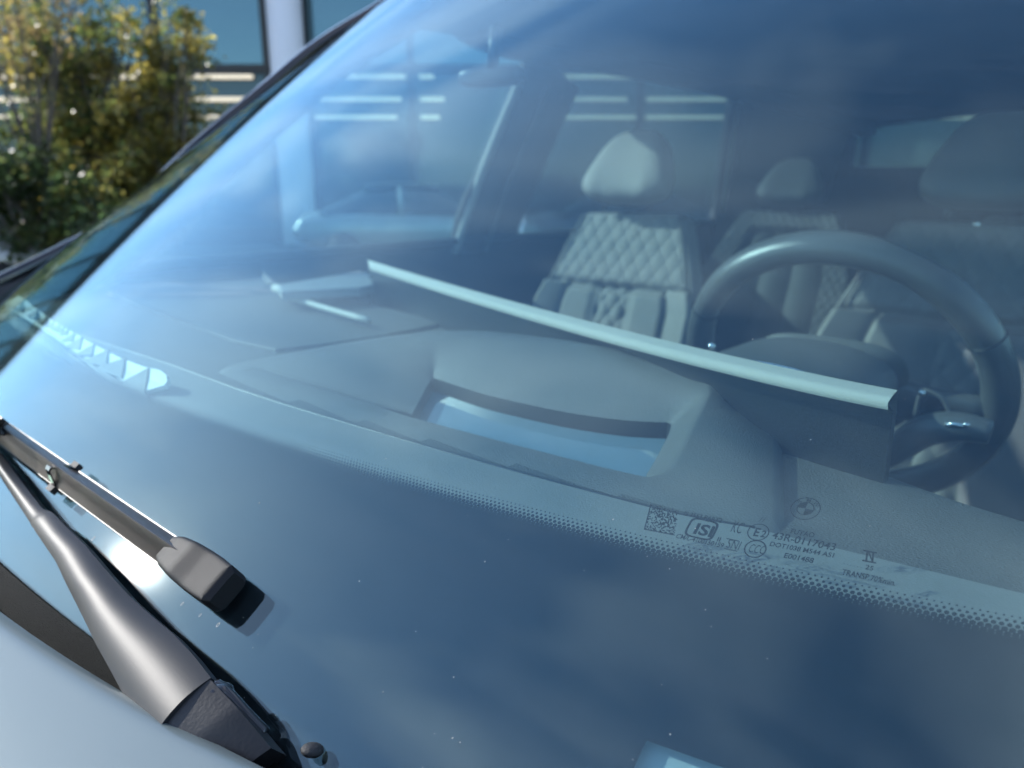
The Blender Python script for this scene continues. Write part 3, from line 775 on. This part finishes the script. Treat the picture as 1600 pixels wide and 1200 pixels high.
        bm = bmesh.new(); sweep_bm(bm, smooth_line(rail, 30), [(-.04, -.045), (.04, -.045), (.04, .045), (-.04, .045)], V(0, 0, 1)); bob('cant_rail', bm, m_liner, car, True)
        # side glass: front and rear door
        def pane(ya, yb):
            def g(h):
                def q(u, v):
                    z = 1.255 + .49 * v; x = -.805 + .125 * v
                    yl = ya + (0 if ya > 1 else (.02 + .98 * v * .52)); y = yl + (yb + .10 * v - yl) * u
                    p = V(x - h, y, z); return mir(p)
                return q
            return g
        for ya, yb, gm in ((.55, 1.56, G_side), (1.70, 2.9, G_priv)):
            g = pane(ya, yb); v1, f1 = gridf(g(.0), 16, 10, flip=s < 0); v2, f2 = gridf(g(.004), 16, 10, flip=s > 0)
            mob('side_window', v1 + v2, f1 + [tuple(i + len(v1) for i in q) for q in f2], gm, car)
    for s in (-1, 1):
        v, f = gridf(lambda u, v: V(s * (.80 - .14 * v), 3.0 + 1.33 * u, 1.2 + .58 * v), 10, 8, flip=s > 0); mob('quarter_panel', v, f, m_liner, car)
    # tailgate with window
    bm = bmesh.new()
    def tg(x0, x1, z0, z1): box_bm(bm, V((x0 + x1) / 2, 4.32, (z0 + z1) / 2), V((x1 - x0) / 2, 0, 0), V(0, .03, 0), V(0, 0, (z1 - z0) / 2))
    tg(-.78, .78, .4, 1.50); tg(-.78, -.66, 1.50, 1.78); tg(.66, .78, 1.50, 1.78); tg(-.66, .66, 1.735, 1.80); t = bob('tailgate', bm, m_liner, car)
    bbox_ob('rear_window', (0, 4.33, 1.62), (.66, 0, 0), (0, .002, 0), (0, 0, .117), G_priv, t)
    bbox_ob('cabin_floor', (0, 2.0, .40), (.79, 0, 0), (0, 2.3, 0), (0, 0, .03), m_liner, car, bev=.01)
    bbox_ob('firewall', (0, .25, .75), (.78, 0, 0), (0, .02, 0), (0, 0, .34), m_liner, car, bev=.005)
    # wheels
    for sx in (-1, 1):
        for y in (-.55, 2.55):
            c = V(sx * .84, y, .37); bm = bmesh.new(); prof = [(.37 + .0, -.12), (.385, -.08), (.385, .08), (.37, .12), (.26, .125), (.25, .0), (.26, -.125)]
            rings = []
            for k in range(32):
                a = 2 * math.pi * k / 32; rings.append([bm.verts.new(c + V(h, r_ * .96 * math.cos(a), r_ * .96 * math.sin(a))) for r_, h in prof])
            for k in range(32):
                for j in range(7): bm.faces.new((rings[k][j], rings[k][(j + 1) % 7], rings[(k + 1) % 32][(j + 1) % 7], rings[(k + 1) % 32][j]))
            wh = bob('wheel', bm, m_rubber, car, True)
            for k in range(5):
                a = 2 * math.pi * k / 5; d = V(0, math.cos(a), math.sin(a)); bbox_ob('wheel_spoke', c + d * .12 + V(sx * .07, 0, 0), V(.012, 0, 0), d * .125, V(0, -math.sin(a), math.cos(a)) * .03, m_silver, wh, bev=.005)
body()
def mirror_in():
    c = ony(768, 120, .80)
    o = ellipsoid('rear_view_mirror', c, V(.048, .012, 0), V(-.006, .018, 0), V(0, 0, .013), m_dark, car, 32, 16, .6)
    tube('mirror_stem', [c + V(.01, -.01, .008), c + V(.012, -.004, .06)], .008, m_dark, o, 10)
mirror_in()

# ---- wiper
def make_wiper():
    N = wnrm(.15)
    # arm: crowned, tapered cover
    Lp = [(-70, 640), (-30, 700), (0, 744), (30, 790), (48, 818), (50, 822), (66, 846), (87, 876), (106, 916), (126, 955), (150, 1005), (176, 1052), (205, 1106), (236, 1162)]
    Rp = [(-62, 628), (-20, 686), (6, 716), (42, 764), (66, 795), (80, 799), (106, 826), (131, 850), (166, 892), (201, 931), (236, 962), (270, 990), (300, 1022), (328, 1058)]
    hs = [.014, .014, .014, .0145, .015, .0165, .017, .018, .019, .020, .022, .024, .026, .028]
    A = [onW(px, py, h) for (px, py), h in zip(Lp, hs)]; B = [onW(px, py, h) for (px, py), h in zip(Rp, hs)]
    ns = 60; na = 15
    def lin(pts, t): x = min(max(t, 0), 1) * (len(pts) - 1); i = min(int(x), len(pts) - 2); return pts[i].lerp(pts[i + 1], x - i)
    def sec(t, k):
        a, b = lin(A, t), lin(B, t); n = wnrm(a.x); w_ = (b - a).length
        q = k / (na - 1); side = .008
        if k == 0: return a - n * side
        if k == na - 1: return b - n * side
        q = (k - 1) / (na - 3); return a.lerp(b, q) + n * (min(.0036, w_ * .14) * (1 - abs(2 * q - .9) ** 2.0))
    vs_ = [sec(i / (ns - 1), k) for i in range(ns) for k in range(na)]
    fs = [(i * na + k, i * na + k + 1, i * na + na + k + 1, i * na + na + k) for i in range(ns - 1) for k in range(na - 1)]
    fs += [tuple(range((ns - 1) * na, ns * na))[::-1]]
    o = mob('windscreen_wiper', vs_, fs, m_arm, car)
    sharp(o)
    # black cover over the pivot, carrying the arm on under the bonnet edge
    A2 = [A[-1], onW(268, 1200, .024), onW(318, 1260, .014)]; B2 = [B[-1], onW(372, 1104, .024), onW(424, 1166, .014)]
    def sec2(t, k):
        a, b = lin(A2, t), lin(B2, t); n = wnrm(a.x)
        if k == 0: return a - n * .012
        if k == na - 1: return b - n * .012
        q = (k - 1) / (na - 3); return a.lerp(b, .02 + .96 * q) + n * (.0022 * (1 - abs(2 * q - 1) ** 2.2) - .0008)
    vs2 = [sec2(i / 15, k) for i in range(16) for k in range(na)]
    sharp(mob('pivot_cover', vs2, [(i * na + k, i * na + k + 1, i * na + na + k + 1, i * na + na + k) for i in range(15) for k in range(na - 1)] + [tuple(range(15 * na, 16 * na))[::-1]], m_dark, o))
    # dark underside of the channel
    vs2 = []
    for i in range(ns):
        t = i / (ns - 1); a, b = sec(t, 0), sec(t, na - 1); vs2 += [a + (b - a) * .02, b - (b - a) * .02]
    mob('arm_underside', vs2, [(2 * i, 2 * i + 2, 2 * i + 3, 2 * i + 1) for i in range(ns - 1)], m_dark, o)
    # blade: concave spoiler on a rubber foot
    ca = [(-200, 525), (-100, 601), (0, 672), (90, 737), (180, 801), (290, 878)]
    P = smooth_line([onW(px, py, .011) for px, py in ca], 60); nn = lambda i: wnrm(P[i].x)
    prof = [(-a_ * 1.3, b_ * 1.25) for a_, b_ in [(-.0065, -.004), (-.0062, -.0015), (-.0035, .0005), (-.0012, .0035), (.0005, .0068), (.0015, .0078), (.0026, .0066), (.0045, .001), (.0062, -.003), (.005, -.0048)]]
    bm = bmesh.new(); sweep_bm(bm, P, prof, nn); bl = sharp(bob('wiper_blade', bm, m_blade, o, True), 28)
    bm = bmesh.new(); sweep_bm(bm, [p - nn(i) * .0065 for i, p in enumerate(P)], [(-.0022, .0025), (-.0009, -.0045), (.0009, -.0045), (.0022, .0025)], nn); bob('rubber_lip', bm, m_rubber, bl)
    bm = bmesh.new(); Q = [p - nn(i) * .004 for i, p in enumerate(P)]
    for sgn in (-1, 1): sweep_bm(bm, [q + (P[-1] - P[0]).normalized().cross(nn(i)) * (sgn * .0078) for i, q in enumerate(Q)], [(-.0009, -.0009), (.0009, -.0009), (.0009, .0009), (-.0009, .0009)], nn)
    bob('blade_rail', bm, m_dark, bl)
    # end cap
    e0, e1 = onW(268, 862, .0115), onW(352, 921, .0115); n = wnrm(e0.x); t = (e1 - e0).normalized(); s = t.cross(n).normalized()
    EC = []
    secs = ((0, .0075, .006, -.006), (.006, .0098, .0085, -.008), (.016, .0112, .0098, -.009), (.024, .0118, .0070, -.010), (.030, .0118, .0062, -.010), (.0375, .0112, .0055, -.010), (.0400, .0090, .0030, -.0085))
    def cap(u, v):
        x = v * (len(secs) - 1); i = min(int(x), len(secs) - 2); f_ = x - i; a, b = secs[i], secs[i + 1]; q = [a[j] + (b[j] - a[j]) * f_ for j in range(4)]
        th = 2 * math.pi * u; e = .28; cx, sy = math.cos(th), math.sin(th); X = math.copysign(abs(cx) ** e, cx) * q[1]; Yn = math.copysign(abs(sy) ** e, sy); Y = q[2] * Yn if Yn > 0 else -q[3] * Yn
        return e0 + t * (q[0] * (e1 - e0).length / .040) + s * X + n * Y
    v, f = gridf(cap, 40, 25, closeu=True); f.append(tuple(range(24 * 40, 25 * 40))); f.append(tuple(range(40))[::-1])
    ec = mob('blade_end_cap', v, f, m_cap, bl)
    sharp(ec)
    # clip over the blade
    c = onW(94, 741, .012); nn_ = wnrm(c.x); bm = bmesh.new()
    pr = [(-.0098, -.004), (-.0085, -.001), (-.005, .0025), (-.002, .0065), (.0005, .0100), (.003, .0090), (.0062, .002), (.009, -.004)]
    tt = (P[40] - P[30]).normalized(); ss = tt.cross(nn_).normalized(); ring_ = []
    for d in (-.0035, .0035):
        for off in (0, .0014): ring_.append([bm.verts.new(c + tt * d + ss * (a * (1 - off * 60)) + nn_ * (b - off)) for a, b in pr])
    for a, b in ((0, 2), (2, 3), (3, 1), (1, 0)):
        for j in range(len(pr) - 1): bm.faces.new((ring_[a][j], ring_[a][j + 1], ring_[b][j + 1], ring_[b][j]))
    bob('blade_clip', bm, m_gloss, bl)
    for d in (-1, 1):
        p = c + ss * (d * .0105) - nn_ * .004; bbox_ob('clip_foot', p, tt * .0045, ss * .0022, nn_ * .0022, m_rubber, bl)
    # joint at the arm foot, hose and nozzle
    j0, j1 = onW(296, 1086, .022), onW(360, 1150, .012)
    ellipsoid('arm_joint', j0.lerp(j1, .35), (j1 - j0) * .5, (j1 - j0).cross(N).normalized() * .009, N * .007, m_gloss, o, 28, 16, .7)
    q = onW(344, 1078, .022); ellipsoid('washer_nozzle', q, V(.005, .002, 0), V(-.002, .005, 0), N * .004, m_gloss, o, 16, 10)
    tube('washer_hose', smooth_line([onW(px, py, h) for px, py, h in ((336, 1072, .022), (356, 1088, .020), (380, 1115, .016), (412, 1148, .008))], 24), .0035, m_gloss, o, 10)
    q = onW(488, 1172, .003); ellipsoid('cowl_stud', q, V(.004, .002, 0), V(-.002, .004, 0), N * .004, m_rubber, o, 16, 10)
m_blade = mat('brown grey blade plastic', (.065, .055, .048), .38, metal=.35, bump=.15, bscale=2200)
m_cap = mat('black cap plastic', (.010, .010, .011), .5, spec=.25, bump=.3, bscale=2200)
make_wiper()

# ================================================================== BACKGROUND
def building():
    D = 19.5; ZR = 7.4; b0 = far(440, 292, D); b0.z = 0
    b = thing('glass_building', 'teal glass fronted building with white round column behind the car', 'building', b0)
    m_gl = mat('teal coated glass', (.13, .22, .25), .04, metal=.75, var=.05, vscale=.4)
    m_dg = mat('dark shop glass', (.05, .09, .11), .05, metal=.3)
    m_fr = mat('dark window frame', (.02, .022, .025), .4)
    m_wc = mat('white column paint', (.70, .72, .76), .45)
    m_lp = bpy.data.materials.new('warm lamp'); m_lp.use_nodes = True; pb = m_lp.node_tree.nodes['Principled BSDF']
    pb.inputs['Base Color'].default_value = (.9, .85, .7, 1); pb.inputs['Emission Color'].default_value = (1, .80, .52, 1); pb.inputs['Emission Strength'].default_value = .32
    X = lambda px: (far(px, 292, D) - b0).dot(RT)
    def pt(u, z, d=0): return V(b0.x, b0.y, 0) + RT * u + HF * d + V(0, 0, z)
    mul = [-60, 105, 270, 434, 494, 648, 822, 995, 1170, 1345, 1520, 1695]
    mul = [X(p) for p in mul]; step = X(245) - X(75); mul = [mul[0] - step * k for k in range(5, 0, -1)] + mul + [mul[-1] + step * k for k in range(1, 4)]
    ztr = 4.2
    for u in mul: bbox_ob('mullion', pt(u, ZR / 2 - .05, -.06), RT * .075, HF * .09, V(0, 0, ZR / 2 - .06), m_fr, b, bev=.01)
    for z, h in ((.2, .2), (ztr, .10), (ZR - .12, .12)):
        bbox_ob('transom', pt((mul[0] + mul[-1]) / 2, z, -.03), RT * ((mul[-1] - mul[0]) / 2), HF * .07, V(0, 0, h), m_fr, b)
    for u0, u1 in zip(mul, mul[1:]):
        for z0, z1, m in ((.4, ztr - .10, m_dg), (ztr + .10, ZR - .24, m_gl)):
            bbox_ob('window_pane', pt((u0 + u1) / 2, (z0 + z1) / 2, .02), RT * ((u1 - u0) / 2 - .075), HF * .01, V(0, 0, (z1 - z0) / 2), m, b)
    # hanging strip lamps in front of the shop glass
    for zl, py in ((0, 121), (1, 156), (2, 184)):
        for k, (u0, u1) in enumerate(zip(mul, mul[1:])):
            if u1 - u0 < 1.5: continue
            if X(640) < u0 < X(700): u1 = X(705)                 # that bay is only part lit
            z = far(700, py, D).z; a = .12 + .1 * ((k * 7 + zl * 3) % 3); c_ = .12 + .12 * ((k * 5 + zl) % 3)
            bbox_ob('strip_lamp', pt((u0 + a + u1 - c_) / 2, z, -.12), RT * ((u1 - u0 - a - c_) / 2), HF * .03, V(0, 0, .048), m_lp, b, bev=.01)
    uc = (far(464, 292, D - .5) - b0).dot(RT); bm = bmesh.new(); sweep_bm(bm, [pt(uc, z, -.5) for z in (0, 1, 3, ZR)], circ(.41, 28), RT, scale=lambda t: 1); bob('column', bm, m_wc, b, True)
    bbox_ob('roof_slab', pt((mul[0] + mul[-1]) / 2, ZR + .12, 4), RT * ((mul[-1] - mul[0]) / 2 + .3), HF * 5, V(0, 0, .14), m_fr, b, bev=.02)
    bbox_ob('rear_wall', pt((mul[0] + mul[-1]) / 2, ZR / 2, 8), RT * ((mul[-1] - mul[0]) / 2), HF * .1, V(0, 0, ZR / 2), mat('dim interior', (.05, .07, .08), .9), b)
building()

def leaf_mat(name):
    m = bpy.data.materials.new(name); m.use_nodes = True; t = m.node_tree; t.nodes.clear(); A = t.nodes.new; l = t.links.new
    at = A('ShaderNodeAttribute'); at.attribute_name = 'leaf'; df = A('ShaderNodeBsdfPrincipled'); df.inputs['Roughness'].default_value = .3; df.inputs['Specular IOR Level'].default_value = .55
    tr = A('ShaderNodeBsdfTranslucent'); hs = A('ShaderNodeHueSaturation'); hs.inputs['Saturation'].default_value = .95; hs.inputs['Value'].default_value = 4.2
    mx = A('ShaderNodeMixShader'); mx.inputs[0].default_value = .5; o = A('ShaderNodeOutputMaterial')
    l(at.outputs['Color'], df.inputs['Base Color']); l(at.outputs['Color'], hs.inputs['Color']); l(hs.outputs[0], tr.inputs[0]); l(df.outputs[0], mx.inputs[1]); l(tr.outputs[0], mx.inputs[2]); l(mx.outputs[0], o.inputs[0])
    MATS[name] = m; return m
m_leaf = leaf_mat('autumn leaves'); m_bark = mat('grey bark', (.10, .085, .07), .9, var=.4, vscale=30, bump=1, bscale=60)
def tree(name, label, base, clumps, nleaf, pal, size, rnd, group=None, trunk_r=.05, cat='tree', density=1.0):
    base = Vector(base); t = thing(name, label, cat, base, group)
    # trunk and limbs
    bm = bmesh.new(); n_l = 0
    top = sum((Vector(c[0]) for c in clumps), V(0, 0, 0)) / len(clumps)
    stem = [base, base.lerp(V(base.x + rnd.uniform(-.1, .1), base.y, top.z * .45), 1)]
    fork = stem[1]
    sweep_bm(bm, smooth_line([base, base.lerp(fork, .5) + V(rnd.uniform(-.05, .05), rnd.uniform(-.05, .05), 0), fork], 8), circ(trunk_r, 8), V(1, .1, .05), scale=lambda q: 1.15 - .4 * q)
    tips = []
    for c, rx, rz in clumps:
        c = Vector(c)
        for k in range(4):
            e = c + V(rnd.uniform(-1, 1) * rx * .75, rnd.uniform(-1, 1) * rx * .75, rnd.uniform(-.5, .95) * rz); md = fork.lerp(e, .5) + V(rnd.uniform(-.15, .15), rnd.uniform(-.15, .15), .1)
            sweep_bm(bm, smooth_line([fork, md, e], 7), circ(trunk_r * .42, 6), V(1, .2, .1), scale=lambda q: 1.1 - .9 * q); tips.append((fork, md, e))
            for _ in range(3):
                s0 = md.lerp(e, rnd.random()); e2 = s0 + V(rnd.uniform(-1, 1), rnd.uniform(-1, 1), rnd.uniform(-.2, 1)) * rx * .45
                sweep_bm(bm, [s0, s0.lerp(e2, .5) + V(0, 0, .03), e2], circ(trunk_r * .16, 5), V(1, .2, .1), scale=lambda q: 1.1 - .8 * q); tips.append((s0, s0, e2))
    bob('trunk', bm, m_bark, t, True)
    vs_ = []; fs = []; cols = []
    tot = sum(c[1] ** 2 * c[2] for c in clumps)
    for c, rx, rz in clumps:
        c = Vector(c); n = int(nleaf * rx * rx * rz / tot)
        sub = [(c + V(rnd.gauss(0, .5) * rx, rnd.gauss(0, .5) * rx, rnd.gauss(0, .5) * rz), rnd.uniform(.18, .42) * rx, rnd.random()) for _ in range(max(9, int(26 * density)))]
        for _ in range(n):
            s_ = rnd.choice(sub); q = V(rnd.gauss(0, 1), rnd.gauss(0, 1), rnd.gauss(0, .8)) * s_[1] * .62; p = s_[0] + q
            if p.z < .15: continue
            d = V(rnd.gauss(0, 1), rnd.gauss(0, 1), rnd.gauss(-.2, .7)).normalized(); sd = d.cross(V(rnd.gauss(0, 1), rnd.gauss(0, 1), rnd.gauss(0, 1))).normalized(); l = size * rnd.uniform(.6, 1.35); b = len(vs_)
            nb = d.cross(sd) * (l * .12)
            vs_ += [p, p + d * l * .5 + sd * l * .30 + nb, p + d * l, p + d * l * .5 - sd * l * .30 + nb]; fs.append((b, b + 1, b + 2, b + 3))
            k = min(len(pal) - 1, int((s_[2] * .6 + rnd.random() * .4) * len(pal))); c_ = pal[k]; j = rnd.uniform(.75, 1.3); cols += [(c_[0] * j, c_[1] * j, c_[2] * j, 1)] * 4
    o = mob('crown', vs_, fs, m_leaf, t, smooth=False)
    a = o.data.color_attributes.new('leaf', 'FLOAT_COLOR', 'POINT'); a.data.foreach_set('color', [x for c_ in cols for x in c_]); tag(o, kind='stuff')
    return t
OLIVE = [(.022, .042, .014), (.03, .052, .015), (.045, .062, .016), (.065, .075, .018), (.09, .088, .02), (.075, .07, .02), (.13, .105, .02), (.19, .15, .03), (.22, .18, .03)]
GREEN = [(.018, .034, .013), (.025, .045, .016), (.036, .056, .018), (.06, .075, .02), (.12, .11, .025)]
BROWN = [(.12, .085, .035), (.16, .11, .04), (.09, .08, .03), (.07, .075, .02)]
def trees():
    rnd = random.Random(5)
    def g(px, py, D): return far(px, py, D)
    def base(px, D): p = far(px, 292, D); p.z = .12; return p
    def cl(lst, D): return [(g(px, py, D + rnd.uniform(-.3, .3)), r * D / F, rz * D / F) for px, py, r, rz in lst]
    tree('ornamental_tree', 'tall olive and gold leaved tree, widest of those left of the car', base(150, 9.5), cl([(110, 110, 75, 85), (170, 180, 95, 110), (120, 270, 95, 95), (205, 275, 80, 90), (150, 60, 45, 45), (60, 40, 60, 60), (215, 60, 35, 45)], 9.5), 13500, OLIVE, .085, rnd, 'trees in front of the building', .06)
    tree('ornamental_tree', 'slim gold tinged tree right of the widest one, close to the white column', base(268, 9.0), cl([(285, 40, 30, 42), (310, 80, 22, 30), (265, 120, 55, 60), (240, 200, 60, 75), (225, 280, 60, 70)], 9.0), 6500, OLIVE[1:], .075, rnd, 'trees in front of the building', .045)
    tree('bare_branched_tree', 'thin bare branched tree with few brown leaves at the left edge of the view', base(70, 8.4), cl([(20, 30, 62, 60), (75, -40, 70, 50), (-40, 60, 60, 70)], 8.4), 1500, BROWN, .06, rnd, 'trees in front of the building', .045, density=.8)
    tree('shrub', 'dense dark green shrub low at the left edge', base(40, 8.0), cl([(20, 270, 80, 90), (80, 330, 80, 70), (-60, 300, 90, 100), (160, 360, 70, 60)], 8.0), 8500, GREEN, .08, rnd, 'shrubs by the planting bed', .04, 'shrub')
    tree('shrub', 'rounded gold and green shrub out beyond the left edge', base(-180, 8.6), cl([(-160, 240, 90, 110), (-240, 300, 90, 100)], 8.6), 5000, OLIVE, .08, rnd, 'shrubs by the planting bed', .04, 'shrub')
trees()

def parked_car(label, c, heading, col, name_m):
    """saloon: lofted body, cabin glass, wheels"""
    c = Vector(c); o = thing('parked_car', label, 'car', c, 'cars parked by the building'); f = V(math.cos(heading), math.sin(heading), 0); s = V(-f.y, f.x, 0)
    mp_ = mat(name_m, col, .3, metal=.4, coat=.6); mg = mat('parked car glass', (.02, .04, .05), .05, coat=.5)
    st = [(-2.2, .55, .72, .80), (-2.05, .42, .95, .86), (-1.5, .32, 1.02, .9), (-.5, .30, .98, .91), (.6, .30, .96, .91), (1.4, .32, .92, .9), (2.0, .40, .80, .84), (2.2, .5, .66, .74)]
    def bf(u, v):
        x = v * (len(st) - 1); i = min(int(x), len(st) - 2); t = x - i; a = [st[i][k] + (st[i + 1][k] - st[i][k]) * t for k in range(4)]; th = 2 * math.pi * u; e = .5
        Y = math.copysign(abs(math.cos(th)) ** e, math.cos(th)) * a[3]; Z = (a[1] + a[2]) / 2 + math.copysign(abs(math.sin(th)) ** e, math.sin(th)) * (a[2] - a[1]) / 2
        return c + f * a[0] + s * Y + V(0, 0, Z)
    v, fc = gridf(bf, 32, 29, closeu=True); fc += [tuple(range(32)), tuple(range(28 * 32, 29 * 32))[::-1]]; mob('body', v, fc, mp_, o)
    cab = [(-1.75, .98, .70), (-1.0, 1.36, .60), (-.3, 1.44, .60), (.3, 1.40, .60), (1.05, .95, .74)]
    def cf(u, v):
        x = v * 4; i = min(int(x), 3); t = x - i; a = [cab[i][k] + (cab[i + 1][k] - cab[i][k]) * t for k in range(3)]; th = math.pi * u; e = .45
        zt = a[1]; Y = math.copysign(abs(math.cos(th)) ** e, math.cos(th)); Z = abs(math.sin(th)) ** e
        return c + f * a[0] + s * (Y * (a[2] + .16 * (1 - Z))) + V(0, 0, .93 + (zt - .93) * Z)
    v, fc = gridf(cf, 24, 24); mob('cabin_glass', v, fc, mg, o)
    v, fc = gridf(lambda u, v: c + f * (-1.0 + 1.35 * v) + s * ((u - .5) * 1.16) + V(0, 0, 1.375 + .085 * math.sin(math.pi * (.15 + .75 * v)) + .02 * math.sin(math.pi * u)), 12, 12); mob('roof', v, fc, mp_, o)
    for sx in (-1, 1):
        for x in (-1.35, 1.35):
            tube('wheel', [c + f * x + s * (sx * .93 + d) + V(0, 0, .32) for d in (-.12, 0, .02)], .32, m_rubber, o, 24)
        for x in (-.35,): tube('pillar', [c + f * x + s * (sx * .77) + V(0, 0, .95), c + f * x + s * (sx * .64) + V(0, 0, 1.4)], .04, mp_, o, 6)
    return o
def cars():
    for px, D, hd, col, nm, lb in ((655, 14.0, YAW + R(8), (.28, .34, .34), 'pale parked paint', 'pale silver saloon seen through the passenger side window'), (960, 14.5, YAW + R(172), (.10, .13, .16), 'slate parked paint', 'dark slate saloon half hidden behind the passenger headrest'), (-215, 8.2, YAW + R(20), (.42, .42, .43), 'grey parked paint', 'light grey saloon just showing under the trees at the left edge')):
        p = far(px, 292, D); p.z = 0; parked_car(lb, p, hd, col, nm)
cars()
